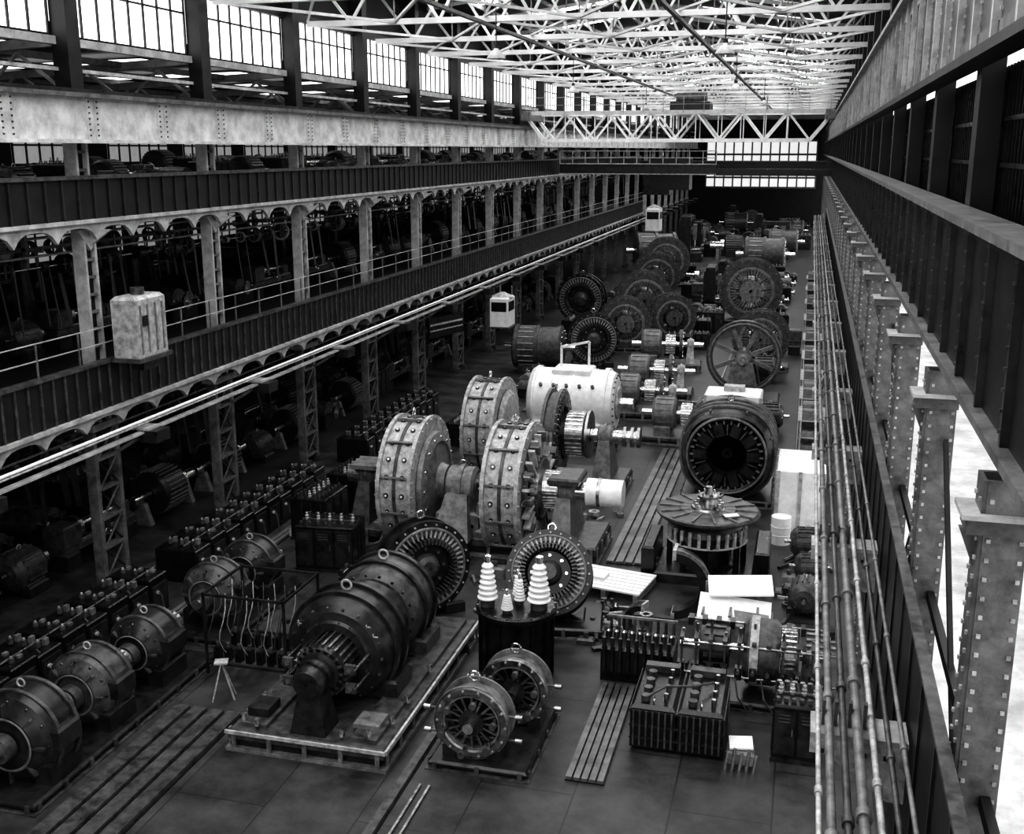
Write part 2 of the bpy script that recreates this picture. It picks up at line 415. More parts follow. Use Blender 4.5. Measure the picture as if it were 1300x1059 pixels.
# ================================================================= CRANES
def crane(Y,zt,zbm,xa,xb,dep,name,mt='white_paint'):
    m=M();n=12;d=(xb-xa-2.4)/n
    for yy in (0,dep):
        m.beam((xa,yy,zt),(xb,yy,zt),.22,.26,mt)
        m.beam((xa+1.2,yy,zbm),(xb-1.2,yy,zbm),.2,.22,mt)
        m.beam((xa,yy,zt-.3),(xa+1.2,yy,zbm),.2,.22,mt);m.beam((xb,yy,zt-.3),(xb-1.2,yy,zbm),.2,.22,mt)
        for i in range(n):
            a=xa+1.2+i*d
            if i%2==0:m.beam((a,yy,zbm),(a+d,yy,zt),.12,.14,mt)
            else:m.beam((a,yy,zt),(a+d,yy,zbm),.12,.14,mt)
            m.beam((a,yy,zbm),(a,yy,zt),.06,.07,mt)
    for x in (xa,xb): m.bx(x-.3,x+.3,-.6,dep+.6,zt-.5,zt+.1,'grey_paint')
    for i in range(n+1):
        a=xa+1.2+i*d;m.beam((a,0,zbm),(a,dep,zbm),.08,.1,mt)
    for z in (zt+.5,zt+1.): m.beam((xa,-.3,z),(xb,-.3,z),.04,.04,'struct_light')
    for i in range(16):
        x=xa+(xb-xa)*i/15;m.beam((x,-.3,zt),(x,-.3,zt+1.),.04,.04,'struct_light')
    cx=xa+(xb-xa)*.55
    m.cbox(cx-1.3,cx+1.3,.3,dep-.3,zt+.1,zt+.7,'dark_steel');m.cyl((cx-1.,dep/2,zt+.9),(cx+1.,dep/2,zt+.9),.4,'mid_steel',16)
    place(m,name,(0,Y,0))
crane(75.5,15.4,13.6,-19.0,.9,3.,'overhead_travelling_crane','white_paint')
m=M()
m.bx(-19.,-7.,0,.1,11.2,11.9,'dark_steel');m.bx(-19,-7,-.15,.2,11.15,11.22,'light_paint');m.bx(-19,-7,-.15,.2,11.9,11.97,'light_paint')
for z in (12.4,12.9): m.bx(-19,-7,-.05,0,z-.03,z+.03,'light_paint')
for i in range(13): m.bx(-19+i-.03,-19+i+.03,-.05,0,11.9,12.9,'light_paint')
m.bx(-7,1.4,0,.5,11.1,11.6,'black_iron')
m.cbox(-12,-9,.3,2.5,10,12.4,'black_iron');m.bx(-19,-7,1.8,2.2,11.1,11.9,'black_iron')
place(m,'gallery_crane',(0,86,0))
m=M();m.bx(-19,1.4,0,1.,10.6,11.8,'black_iron');m.bx(-19,1.4,-.1,0,11.7,11.8,'mid_steel')
m.cbox(-18.5,-15.5,-.5,1.5,8,10.6,'dark_steel')
place(m,'plate_girder_crane',(0,128,0))
m=M();m.cbox(-.4,.4,-.75,.75,0,1.75,'light_paint',.1)
for y in (-.55,-.2,.2,.55): m.bx(.4,.44,y-.02,y+.02,.1,1.5,'grey_paint')
m.bx(-.45,.5,-.85,.85,-.12,0,'mid_steel');m.cyl((0,0,1.75),(0,0,1.95),.2,'mid_steel',12)
m.bx(.44,.46,-.5,-.25,.9,1.2,'black_iron');m.bx(-.1,.3,-.4,.4,-.4,-.12,'dark_steel')
place(m,'switch_cabinet',(-18.6,27.9,7.2))
m=M();m.cbox(-.6,.6,-.9,.9,0,1.9,'white_paint',.1);m.bx(-.62,.62,-.7,.7,1.,1.6,'black_iron');m.bx(-.5,.5,-.92,-.9,1.,1.6,'black_iron')
m.bx(-.7,.7,-1,1,-.1,0,'mid_steel');m.lathe((0,0,1.9),(0,0,1),[(0,.75),(.3,.1)],16,'light_paint')
for x in (-.4,.4): m.bx(x-.04,x+.04,.86,.94,1.9,2.5,'grey_paint')
place(m,'crane_cab',(-17.2,62.5,2.9),0,.9)
place(bpy.data.meshes['crane_cab'],'crane_cab',(-16.8,125.,4.2),0,1.3)
m=M();m.bx(-1.6,1.6,-.05,.05,0,1.1,'black_iron');m.bx(-1.5,1.5,-.06,-.05,.35,.42,'light_paint');m.bx(-1.5,1.5,-.06,-.05,.65,.75,'light_paint')
for x in (-1.5,1.5): m.bx(x-.05,x+.05,-.03,.03,1.1,1.6,'mid_steel')
place(m,'hanging_sign',(-18.9,57.,3.1),pi/2*.8)
# ================================================================= MACHINES
def ring(m,c,ax,R_,W,ri,body='grey_paint',face='mid_steel',nb=28,holes=True,wind=True,fl=.12,eye=True,back=False):
    c=V(c);A,e1,e2=basis(ax);h=W/2
    m.lathe(c,ax,[(-h,ri),(-h,R_),(-h+fl,R_),(-h+fl,R_-.13),(h-fl,R_-.13),(h-fl,R_),(h,R_),(h,ri)],48,body,closed=True)
    m.lathe(c,ax,[(h+.005,ri+.04),(h+.03,ri+.08),(h+.03,ri+.2),(h+.005,ri+.24)],48,face)
    m.lathe(c,ax,[(-h-.005,ri+.04),(-h-.03,ri+.08),(-h-.03,ri+.2),(-h-.005,ri+.24)],48,face)
    m.radcyl(c,ax,nb,R_-.09,h,.03,.05,'light_paint',6);m.radcyl(c,ax,nb,R_-.09,-h-.05,.03,.05,'light_paint',6)
    if holes:
        n=22
        for i in range(n):
            a=2*pi*i/n;d=e1*math.cos(a)+e2*math.sin(a)
            for tt in (-h*.45,h*.45):
                p=c+A*tt+d*(R_-.13);m.cyl(p,p+d*.04,.08,'black_iron',8);m.cyl(p,p+d*.06,.04,'white_paint',8)
        m.rad(c,ax,11,R_-.08,0,.12,.06,W-2*fl,'grey_paint')
        m.lathe(c,ax,[(-.05,R_-.125),(-.05,R_-.08),(.05,R_-.08),(.05,R_-.125)],48,'mid_steel')
    if wind:
        m.rad(c,ax,40,ri-.12,h+.02,.34,.06,.1,'dull_metal');m.rad(c,ax,40,ri-.12,-h-.02,.34,.06,.1,'dull_metal')
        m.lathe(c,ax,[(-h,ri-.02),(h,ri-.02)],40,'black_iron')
    if eye:
        p=c+e2*(R_+.12);m.torus(p,(A if abs(A.z)<.9 else V((1,0,0))),.11,.03,'bright_metal',14)
def spider(m,c,ax,R_,n,W,hub=.35,mt='light_paint',rim=True,thin=.09):
    m.lathe(c,ax,[(-W*.7,.1),(-W*.7,hub),(W*.7,hub),(W*.7,.1)],24,mt,closed=True)
    m.rad(c,ax,n,(R_+hub)/2,0,R_-hub,thin,W*.8,mt)
    if rim:m.lathe(c,ax,[(-W/2,R_-.12),(-W/2,R_),(W/2,R_),(W/2,R_-.12)],40,mt,closed=True)
def pedestal(m,x,y,z0,zc,w,d,mt='grey_paint',ax='x',r=.42):
    def P(a,b,z): return (x+a,y+b,z) if ax=='x' else (x+b,y+a,z)
    vs=[P(s*w*.75,t*d*.6,z0) for s,t in((-1,-1),(1,-1),(1,1),(-1,1))]+[P(s*w*.45,t*d*.32,zc-.1) for s,t in((-1,-1),(1,-1),(1,1),(-1,1))]
    m.add(vs,[(0,1,5,4),(1,2,6,5),(2,3,7,6),(3,0,4,7),(4,5,6,7)],mt)
    A=(1,0,0) if ax=='x' else (0,1,0)
    c0=P(-w*.6,0,zc);m.lathe(c0,A,[(0,.12),(0,r*.8),(.08,r),(w*1.2-.08,r),(w*1.2,r*.8),(w*1.2,.12)],24,mt)
    m.lathe(c0,A,[(w*.5,r+.06),(w*.7,r+.06)],24,mt)
    for s in (-1,1):
        q=P(s*w*.55,d*.5,z0);m.cyl(q,(q[0],q[1],z0+.12),.05,'bright_metal',6);q=P(s*w*.55,-d*.5,z0);m.cyl(q,(q[0],q[1],z0+.12),.05,'bright_metal',6)
def bedframe(m,x0,x1,y0,y1,h,mt='mid_steel',edge='grey_paint'):
    m.cbox(x0,x1,y0,y1,h*.55,h,mt,.05);m.bx(x0+.1,x1-.1,y0+.1,y1-.1,0,h*.55,'dark_steel');m.bx(x0-.06,x1+.06,y0-.06,y1+.06,0,h*.15,edge)
    n=max(2,int((x1-x0)/.8))
    for i in range(n+1):
        x=x0+.15+(x1-x0-.3)*i/n
        for y in (y0,y1): m.bx(x-.05,x+.05,y-.04 if y==y0 else y,y if y==y0 else y+.04,h*.15,h*.95,edge)
    n=max(2,int((y1-y0)/.8))
    for i in range(n+1):
        y=y0+.15+(y1-y0-.3)*i/n
        for x in (x0,x1): m.bx(x-.04 if x==x0 else x,x if x==x0 else x+.04,y-.05,y+.05,h*.15,h*.95,edge)
# ---- foreground motor-generator
m=M()
bedframe(m,-1.85,1.85,0,7.0,.5,'mid_steel','grey_paint')
m.bx(-1.9,1.9,-.07,-.02,.42,.5,'light_paint');m.bx(1.86,1.92,0,7.,.4,.5,'light_paint')
for x in (-1.3,1.3): m.bx(x-.3,x+.3,.2,6.8,.5,.6,'mid_steel')
zc=1.68
def endbell(y,R_,L,mt):
    m.lathe((0,y,zc),(0,1,0),[(0,R_*.48),(0,R_*.62),(.06,R_*.66),(.1,R_*.8),(.22,R_*.91),(.34,R_*.97),(.5,R_),(L-.4,R_),(L-.25,R_*.97),(L-.1,R_*.9),(L,R_*.8),(L,R_*.3)],56,mt)
    for t_ in (.5,L-.6): m.lathe((0,y,zc),(0,1,0),[(t_,R_+.005),(t_,R_+.08),(t_+.14,R_+.08),(t_+.14,R_+.005)],56,'dark_steel')
    m.radcyl((0,y,zc),(0,1,0),18,R_*.86,.12,.035,.06,'dull_metal',6)
    for s in (-1,1): m.cbox(s*R_*.78-.35,s*R_*.78+.35,y+.4,y+L-.3,.55,1.0,mt)
    m.torus((0,y+L/2,zc+R_+.12),(0,1,0),.12,.03,'light_paint')
endbell(1.7,1.3,1.7,'dark_steel')
for k,(a,sz) in enumerate(((.5,.14),(.75,.1),(2.5,.14),(3.9,.1))):
    m.box(1.1*math.cos(a),1.84,zc+1.1*math.sin(a),sz,.03,.025,'light_paint');m.box(1.1*math.cos(a)-.04,1.84,zc+1.1*math.sin(a),.025,.03,sz,'light_paint')
m.lathe((0,1.7,zc),(0,1,0),[(.02,.62),(.3,.62),(.3,.2)],32,'black_iron')
m.rad((0,1.7,zc),(0,1,0),18,.7,.06,.3,.06,.1,'mid_steel')
m.lathe((0,0,zc),(0,1,0),[(.9,.2),(.9,.54),(1.0,.6),(1.9,.6)],32,'black_iron')
m.rad((0,0,zc),(0,1,0),26,.61,1.4,.08,.05,.9,'dull_metal')
m.rad((0,0,zc),(0,1,0),18,.42,.93,.28,.06,.1,'mid_steel')
m.lathe((0,0,zc),(0,1,0),[(.2,.02),(.2,.3),(.35,.34),(.8,.34),(.85,.48),(.9,.48)],24,'dark_steel')
for s in (-1,1):
    for dz in (-.3,.15): m.cyl((s*.85,.8,zc+dz),(s*.85,1.75,zc+dz),.04,'dull_metal',8);m.box(s*.75,.9,zc+dz,.25,.1,.22,'mid_steel');m.cyl((s*.75,.82,zc+dz),(s*.75,.86,zc+dz),.06,'bright_metal',8)
pedestal(m,0,.55,.5,zc,.5,.7,'dark_steel','y',.38)
endbell(4.0,1.2,1.8,'mid_steel')
m.lathe((0,3.4,zc),(0,1,0),[(0,.4),(.7,.4)],24,'dull_metal')
m.lathe((0,3.55,zc),(0,1,0),[(0,.3),(0,1.0),(.25,1.05),(.25,.3)],40,'dark_steel')
m.cyl((0,5.7,zc),(0,6.8,zc),.28,'dull_metal',20)
for x,y in ((-1.6,.3),(-1.2,.15),(1.4,.3),(1.65,1.),(1.65,2.),(1.65,3.6),(-1.65,3.6),(-1.55,1.2),(.8,.2)): m.cyl((x,y,.6),(x,y,.76),.07,'bright_metal',6)
m.bx(-1.6,-1.1,.5,1.1,.6,.8,'dark_steel');m.bx(.9,1.5,.6,1.2,.6,.7,'grey_paint')
place(m,'motor_generator_set',(-9.95,19.8,0))
# ---- big transverse alternator set
m=M()
bedframe(m,-4.3,4.2,-1.3,1.3,.6,'mid_steel','grey_paint')
zc=2.0
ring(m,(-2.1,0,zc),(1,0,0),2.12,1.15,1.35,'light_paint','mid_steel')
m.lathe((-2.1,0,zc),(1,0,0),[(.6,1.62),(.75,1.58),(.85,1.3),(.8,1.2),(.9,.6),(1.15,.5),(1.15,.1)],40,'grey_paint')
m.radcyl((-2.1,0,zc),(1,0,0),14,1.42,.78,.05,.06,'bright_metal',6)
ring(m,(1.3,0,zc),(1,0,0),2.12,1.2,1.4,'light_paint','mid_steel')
spider(m,(1.35,0,zc),(1,0,0),1.32,18,1.3,.5,'grey_paint',True,.12)
m.rad((1.3,0,zc),(1,0,0),26,1.45,.78,.75,.09,.22,'light_paint')
m.lathe((1.3,0,zc),(1,0,0),[(.7,.95),(.95,.95),(1.0,.6),(1.5,.55),(1.5,.2)],32,'dull_metal')
m.rad((1.3,0,zc),(1,0,0),30,.58,1.25,.06,.04,.45,'bright_metal')
m.rad((1.3,0,zc),(1,0,0),12,1.7,.85,.3,.1,.3,'mid_steel')
pedestal(m,-.35,-.3,.6,zc,.8,2.6,'grey_paint','x',.62)
m.cbox(-1.0,.4,-1.2,.9,.6,1.35,'grey_paint')
for x,y in ((-.8,-1.),(-.3,-1.),(.2,-1.)): m.cyl((x,y,1.35),(x,y,1.5),.07,'bright_metal',6);m.cyl((x,-1.2,.95),(x,-1.26,.95),.06,'black_iron',8)
m.torus((-.35,-.3,zc+.7),(0,1,0),.12,.03,'bright_metal')
pedestal(m,3.0,0,.6,zc,.5,1.9,'grey_paint','x',.45)
m.cbox(2.5,3.5,-.7,.7,zc+.35,zc+.55,'mid_steel')
m.cyl((-.3,0,zc),(4.4,0,zc),.3,'bright_metal',28);m.cyl((3.65,0,zc),(4.8,0,zc),.44,'white_paint',28);m.cyl((4.0,0,zc),(4.1,0,zc),.47,'dull_metal',28)
pedestal(m,-3.7,0,.6,zc,.45,1.7,'mid_steel','x',.4)
m.cyl((-4.4,0,zc),(-2.,0,zc),.28,'bright_metal',20)
m.cbox(-4.2,-3.3,-.5,.5,zc+.3,zc+.5,'grey_paint')
for i in range(9):
    x=-4.+i*.95;m.cyl((x,-1.15,.6),(x,-1.15,.74),.07,'bright_metal',6)
for x in (-2.9,-1.3,.5,2.1): m.cbox(x-.2,x+.2,-1.28,-.9,.6,.85,'grey_paint')
for x in (-2.75,1.95):
    m.tube([V((x,-1.3,.5)),V((x,-1.6,.3)),V((x-.6,-1.8,.06)),V((x-1.2,-1.75,.06))],.05,'mid_steel',8)
place(m,'alternator_set',(-10.3,34.1,0),0,1.04)
# ---- second set behind
m=M();bedframe(m,-3.,4.,-1.2,1.2,.5,'mid_steel')
zc=2.1
ring(m,(-1.6,0,zc),(1,0,0),2.1,1.3,1.3,'light_paint');m.lathe((-1.6,0,zc),(1,0,0),[(.7,1.6),(.85,1.4),(.95,.6),(1.2,.5),(1.2,.1)],40,'light_paint')
ring(m,(1.1,0,zc),(1,0,0),1.75,.55,1.35,'mid_steel',holes=False)
spider(m,(1.1,0,zc),(1,0,0),1.3,10,.6,.4,'mid_steel',True,.12)
m.lathe((1.1,0,zc),(1,0,0),[(.5,.3),(.5,.85),(1.2,.85),(1.3,.95),(1.4,.95),(1.4,.3)],32,'dull_metal');m.rad((1.1,0,zc),(1,0,0),28,.87,.85,.05,.05,.65,'bright_metal')
m.cyl((-2.8,0,zc),(4.4,0,zc),.24,'bright_metal',20);pedestal(m,3.1,0,.5,zc,.5,1.5,'grey_paint','x',.42);pedestal(m,0,0,.5,zc,.4,1.5,'grey_paint','x',.42)
for x in (3.8,4.1,4.35): m.cyl((x,0,zc),(x+.12,0,zc),.4,'dull_metal',20)
place(m,'exciter_generator_set',(-10.3,41.4,0))
# ---- white turbo generator
m=M();bedframe(m,-2.3,2.3,-1.3,1.3,.4,'mid_steel')
zc=1.9
m.lathe((-2.,0,zc),(1,0,0),[(0,.3),(0,1.2),(.1,1.45),(.3,1.58),(.4,1.58),(.4,1.5),(3.5,1.5),(3.5,1.6),(3.7,1.6),(3.7,1.5),(3.95,1.4),(4.05,1.15),(4.05,.3)],56,'white_paint')
m.lathe((-2.,0,zc),(1,0,0),[(4.07,.75),(4.15,.72),(4.15,.3)],32,'light_paint');m.radcyl((-2,0,zc),(1,0,0),24,1.28,4.02,.04,.06,'dark_steel',6)
for x in (-.9,.1,1.): m.lathe((x,0,zc),(1,0,0),[(0,1.505),(0,1.54),(.08,1.54),(.08,1.505)],48,'white_paint')
for i in range(5): m.cyl((-1.3+i*.6,-1.2,2.8),(-1.3+i*.6,-1.28,2.9),.08,'dark_steel',10)
for s in (-1,1): m.cbox(-1.7,1.6,s*1.25-.3,s*1.25+.3,.4,1.2,'white_paint')
m.cyl((1.8,0,zc),(2.8,0,zc),.25,'bright_metal',20)
m.cbox(-.9,.9,-.7,.7,3.2,3.5,'white_paint');m.beam((-.6,0,3.5),(-.6,0,4.4),.1,.1,'white_paint');m.beam((-.6,0,4.4),(.7,0,4.7),.1,.1,'white_paint');m.beam((.7,0,4.7),(.7,0,3.5),.1,.1,'white_paint')
place(m,'turbo_generator',(-9.9,48.2,0),0,.98)
def smallset(n):
    m=M();bedframe(m,-1.8,1.8,-.8,.8,.35,'mid_steel');zc=1.25
    m.lathe((-1.2,0,zc),(1,0,0),[(0,.2),(0,.6),(.12,.72),(.9,.72),(1.,.6),(1.,.2)],32,'grey_paint');m.rad((-1.2,0,zc),(1,0,0),16,.72,.5,.06,.06,.7,'grey_paint')
    m.lathe((0,0,zc),(1,0,0),[(0,.2),(0,.45),(.5,.45),(.5,.2)],28,'dull_metal');m.rad((0,0,zc),(1,0,0),24,.46,.25,.04,.04,.45,'bright_metal')
    m.lathe((.7,0,zc),(1,0,0),[(0,.15),(0,.75),(.16,.75),(.16,.15)],32,'mid_steel');m.radcyl((.7,0,zc),(1,0,0),14,.62,.16,.035,.04,'bright_metal',6)
    pedestal(m,1.25,0,.35,zc,.3,.9,'light_paint','x',.3);m.cyl((-1.7,0,zc),(1.9,0,zc),.13,'bright_metal',16);m.cbox(-1.1,-.4,-.7,.7,.35,.8,'grey_paint')
    return m.mesh(n)
ssm=smallset('exciter_set')
place(ssm,'exciter_set',(-5.1,49.2,0),0,1.05)
place(ssm,'exciter_set',(-7.6,58.5,0),.05,1.15);place(ssm,'exciter_set',(-8.,66.5,0),.1,1.2)
place(ssm,'exciter_set',(-7.4,53.6,0),.05,1.1)
# ---- big rounded generator frame, open front face
m=M();bedframe(m,-1.7,1.7,.0,3.6,.25,'dark_steel');zc=1.95
def octp(r): return [(r*math.cos(pi/8+i*pi/4),r*math.sin(pi/8+i*pi/4)) for i in range(8)]
def sq(r,n=40,p=3.0):
    o_=[]
    for i in range(n):
        a=2*pi*i/n;c_,s_=math.cos(a),math.sin(a);k=(abs(c_)**p+abs(s_)**p)**(-1/p);k=.5*k+.5
        o_.append((r*k*c_,r*k*s_))
    return o_
def shell(y0,y1,r0,r1,mt,cap=False):
    a=sq(r0);b=sq(r1);n=len(a)
    vs=[(p[0],y0,zc+p[1]) for p in a]+[(p[0],y1,zc+p[1]) for p in b]
    m.add(vs,[(i,(i+1)%n,n+(i+1)%n,n+i) for i in range(n)],mt,True)
    if cap: m.add([(p[0],y1,zc+p[1]) for p in b],[tuple(range(n))],mt)
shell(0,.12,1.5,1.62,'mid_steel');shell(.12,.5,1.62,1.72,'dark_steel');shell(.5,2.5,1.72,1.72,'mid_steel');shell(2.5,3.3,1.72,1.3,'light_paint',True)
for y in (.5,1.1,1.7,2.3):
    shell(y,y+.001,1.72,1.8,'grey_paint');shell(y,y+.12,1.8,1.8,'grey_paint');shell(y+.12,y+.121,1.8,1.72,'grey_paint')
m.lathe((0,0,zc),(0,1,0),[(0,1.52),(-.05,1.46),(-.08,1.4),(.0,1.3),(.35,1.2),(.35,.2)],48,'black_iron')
m.lathe((0,0,zc),(0,1,0),[(-.05,1.5),(-.1,1.44),(-.05,1.38)],48,'grey_paint')
m.rad((0,0,zc),(0,1,0),10,1.0,.12,.5,.34,.35,'dark_steel');m.rad((0,0,zc),(0,1,0),30,1.28,.02,.14,.06,.2,'grey_paint')
m.rad((0,0,zc),(0,1,0),10,1.0,-.05,.4,.04,.05,'dull_metal',a0=pi/10)
m.lathe((0,0,zc),(0,1,0),[(.35,.1),(.35,.7),(.6,.72)],32,'black_iron')
for a in range(8):
    q=(1.74*math.cos(a*pi/4+.4),1.74*math.sin(a*pi/4+.4));m.beam((q[0],.2,zc+q[1]),(q[0],2.5,zc+q[1]),.06,.06,'grey_paint')
m.cbox(-1.1,1.1,2.3,3.9,2.9,3.75,'white_paint');m.bx(-.4,.4,3.,3.5,3.75,3.95,'light_paint');m.bx(-1.12,-1.,2.28,2.4,2.9,3.7,'light_paint');m.bx(1.,1.12,2.28,2.4,2.9,3.7,'light_paint')
m.torus((0,1.4,zc+1.9),(0,1,0),.12,.03,'bright_metal')
place(m,'open_generator_frame',(-2.45,40.2,0))
# ---- vertical rotor on turntable
m=M()
m.cbox(-1.5,1.5,-1.2,1.2,0,.35,'dark_steel')
for a in range(8):
    c_,s_=math.cos(a*pi/4+.2),math.sin(a*pi/4+.2);m.cyl((1.15*c_,1.15*s_,.35),(1.15*c_,1.15*s_,1.35),.09,'black_iron',8)
m.lathe((0,0,.35),(0,0,1),[(0,.9),(.1,.75),(.65,.7),(.75,1.0),(.85,1.05)],40,'black_iron')
m.lathe((0,0,1.1),(0,0,1),[(0,1.0),(.1,1.15),(.4,1.2),(.7,1.05),(.9,1.0),(.9,.4)],40,'dark_steel')
m.rad((0,0,1.2),(0,0,1),26,1.18,.25,.1,.1,.45,'light_paint',skew=.2);m.lathe((0,0,1.15),(0,0,1),[(0,1.2),(.04,1.26),(.08,1.2)],36,'light_paint')
m.lathe((0,0,2.1),(0,0,1),[(-.12,.3),(-.12,1.55),(-.06,1.6),(.0,1.6),(.03,1.52),(.03,.9),(.06,.85),(.06,.3)],56,'mid_steel',closed=True)
m.rad((0,0,2.1),(0,0,1),14,1.05,.05,.95,.05,.05,'grey_paint')
m.lathe((0,0,2.1),(0,0,1),[(.04,.55),(.12,.5),(.16,.3),(.4,.24),(.4,.34),(.48,.34),(.5,.12),(.75,.1)],28,'dull_metal',capb=True)
m.radcyl((0,0,2.1),(0,0,1),10,.42,.14,.05,.12,'bright_metal',6);m.radcyl((0,0,2.1),(0,0,1),6,.3,.48,.03,.1,'bright_metal',6)
m.obox((.75,-.7,2.2),V((.4,.22,0)),V((-.1,.22,0)),V((0,0,.03)),'paper')
m.cbox(-1.9,-1.5,-1.1,1.1,0,1.1,'black_iron');m.cbox(1.5,1.95,-1.1,1.1,0,1.2,'black_iron')
place(m,'vertical_rotor_turntable',(-2.5,33.2,0))
# ---- flywheel
m=M();bedframe(m,-1.9,1.9,-1.2,1.2,.3,'dark_steel')
zc=2.35
m.lathe((0,0,zc),(0,1,0),[(-.22,1.65),(-.22,1.95),(.22,1.95),(.22,1.65)],56,'mid_steel',closed=True)
m.lathe((0,0,zc),(0,1,0),[(-.25,1.72),(-.28,1.78),(-.25,1.84)],56,'grey_paint')
m.rad((0,0,zc),(0,1,0),8,1.0,0,1.4,.2,.22,'grey_paint',a0=pi/8);m.lathe((0,0,zc),(0,1,0),[(-.4,.12),(-.4,.4),(.4,.4),(.4,.12)],28,'grey_paint',closed=True)
m.cyl((0,-1.6,zc),(0,1.3,zc),.16,'bright_metal',16)
pedestal(m,0,-1.2,.3,zc,.3,1.6,'grey_paint','y',.33);pedestal(m,0,1.0,.3,zc,.3,1.6,'mid_steel','y',.33)
m.cbox(-.6,.6,-1.9,-1.3,.0,1.1,'mid_steel')
place(m,'flywheel',(-2.9,58.6,0))
# ---- insulator tank
m=M()
m.lathe((0,0,0),(0,0,1),[(0,.9),(.1,.95),(.1,.9),(1.8,.9),(1.8,1.02),(1.9,1.02),(1.94,.95),(1.94,0.01)],48,'black_iron')
m.radcyl((0,0,1.8),(0,0,1),20,.97,.1,.03,.06,'dull_metal',6)
m.rad((0,0,0),(0,0,1),14,.93,.95,.08,.05,1.5,'black_iron')
ZT=1.94
def bushing(x,y,h,r):
    n=7
    for i in range(n):
        z=ZT+h*.15+h*.7*i/n;rr=r*(1-.07*i)
        m.lathe((x,y,z),(0,0,1),[(0,rr*.5),(.01,rr),(.04,rr),(h*.1,rr*.5)],20,'ceramic')
    m.cyl((x,y,ZT),(x,y,ZT+h*.16),r*.7,'mid_steel',16);m.cyl((x,y,ZT+h*.8),(x,y,ZT+h*.95),r*.3,'bright_metal',10);m.lathe((x,y,ZT+h*.9),(0,0,1),[(0,.02),(.04,r*.35),(.1,r*.35),(.14,.02)],12,'bright_metal')
bushing(-.68,-.25,1.35,.26);bushing(.6,-.1,1.4,.3);bushing(-.05,.35,.75,.15);bushing(-.1,-.55,.55,.15);bushing(.08,0,.8,.14)
m.torus((0,.75,ZT+.1),(0,1,0),.1,.03,'mid_steel')
place(m,'high_voltage_transformer_tank',(-6.5,24.9,0))
# ---- open stator rings on floor
def opnstator(name,R_,W,loc,rz,tilt=0.,base=False):
    m=M();z=R_+.12+(.15 if base else 0)
    ax=V((0,-math.cos(tilt),math.sin(tilt)))
    ring(m,(0,0,z),ax,R_,W,R_*.66,'dark_steel','mid_steel',24,False,False)
    m.rad((0,0,z),ax,44,R_*.74,W/2+.03,R_*.16,.05,.06,'light_paint');m.rad((0,0,z),ax,44,R_*.6,W/2-.06,R_*.12,.05,W*.8,'mid_steel')
    m.lathe((0,0,z),ax,[(W/2+.03,R_*.88),(W/2+.08,R_*.86),(W/2+.08,R_*.83),(W/2+.03,R_*.82)],44,'grey_paint')
    m.lathe((0,0,z),ax,[(-W/2,R_*.55),(W*.3,R_*.55),(W*.4,R_*.5),(W*.4,.08)],40,'dark_steel')
    m.lathe((0,0,z),ax,[(W*.4,R_*.3),(W*.6,R_*.26),(W*.75,.22),(W*.75,.02)],24,'mid_steel')
    m.radcyl((0,0,z),ax,8,R_*.4,W*.4,.05,.05,'bright_metal',6)
    for s in (-1,1): m.cbox(s*R_*.6-.3,s*R_*.6+.3,-.5,.5,0,.35,'dark_steel')
    if base: bedframe(m,-1.5,1.5,-1.,1.,.3,'dark_steel','grey_paint')
    return place(m,name,loc,rz)
opnstator('open_stator_ring',1.35,.7,(-10.1,28.0,0),.75,.05)
opnstator('open_stator_ring',1.2,.9,(-6.4,28.2,0),.15,.5,True)
opnstator('open_stator_ring',1.6,.8,(-12.4,66.,0),.3)
opnstator('open_stator_ring',1.9,.8,(-16.3,82.,0),-.1)
# ---- foreground ring motor
m=M();bedframe(m,-.9,1.3,-.3,2.6,.2,'dark_steel','mid_steel')
for y,R_,xo in ((.25,.85,0),(1.85,.82,.5)):
    ring(m,(xo,y,1.05),(0,1,0),R_,.55,R_*.7,'grey_paint','dull_metal',14,False,False,.06)
    m.rad((xo,y,1.05),(0,1,0),16,R_*.52,-.2,R_*.4,.05,.08,'dull_metal')
    m.lathe((xo,y,1.05),(0,1,0),[(-.3,.05),(-.3,.28),(.3,.28),(.3,.05)],24,'dark_steel',closed=True)
    m.lathe((xo,y,1.05),(0,1,0),[(.1,.1),(.1,R_*.68)],32,'black_iron')
    for a in range(6):
        an=a*pi/3+.3;q=V((math.cos(an),0,math.sin(an)));b=V((xo,y,1.05))
        m.cyl(b+q*.55-V((0,.3,0)),b+q*.6-V((0,.55,0)),.035,'dull_metal',8);m.cyl(b+q*.6-V((0,.55,0)),b+q*.6-V((0,.65,0)),.08,'mid_steel',8)
    m.cyl((xo,y-.55,1.05),(xo,y+.7,1.05),.12,'bright_metal',14)
    for z in (.7,1.25):
        m.cyl((xo-1.1,y-.15,z),(xo+1.1,y-.15,z),.03,'mid_steel',8)
        for s in (-1,1): m.cyl((xo+s*1.1,y-.15,z),(xo+s*.95,y-.15,z),.06,'dull_metal',8)
    for s in (-1,1): m.cbox(xo+s*.5-.15,xo+s*.5+.15,y-.3,y+.3,.2,.55,'dark_steel')
m.cbox(-.3,.2,.7,1.4,.2,.8,'dark_steel')
place(m,'brush_gear_rings',(-6.35,20.5,0))
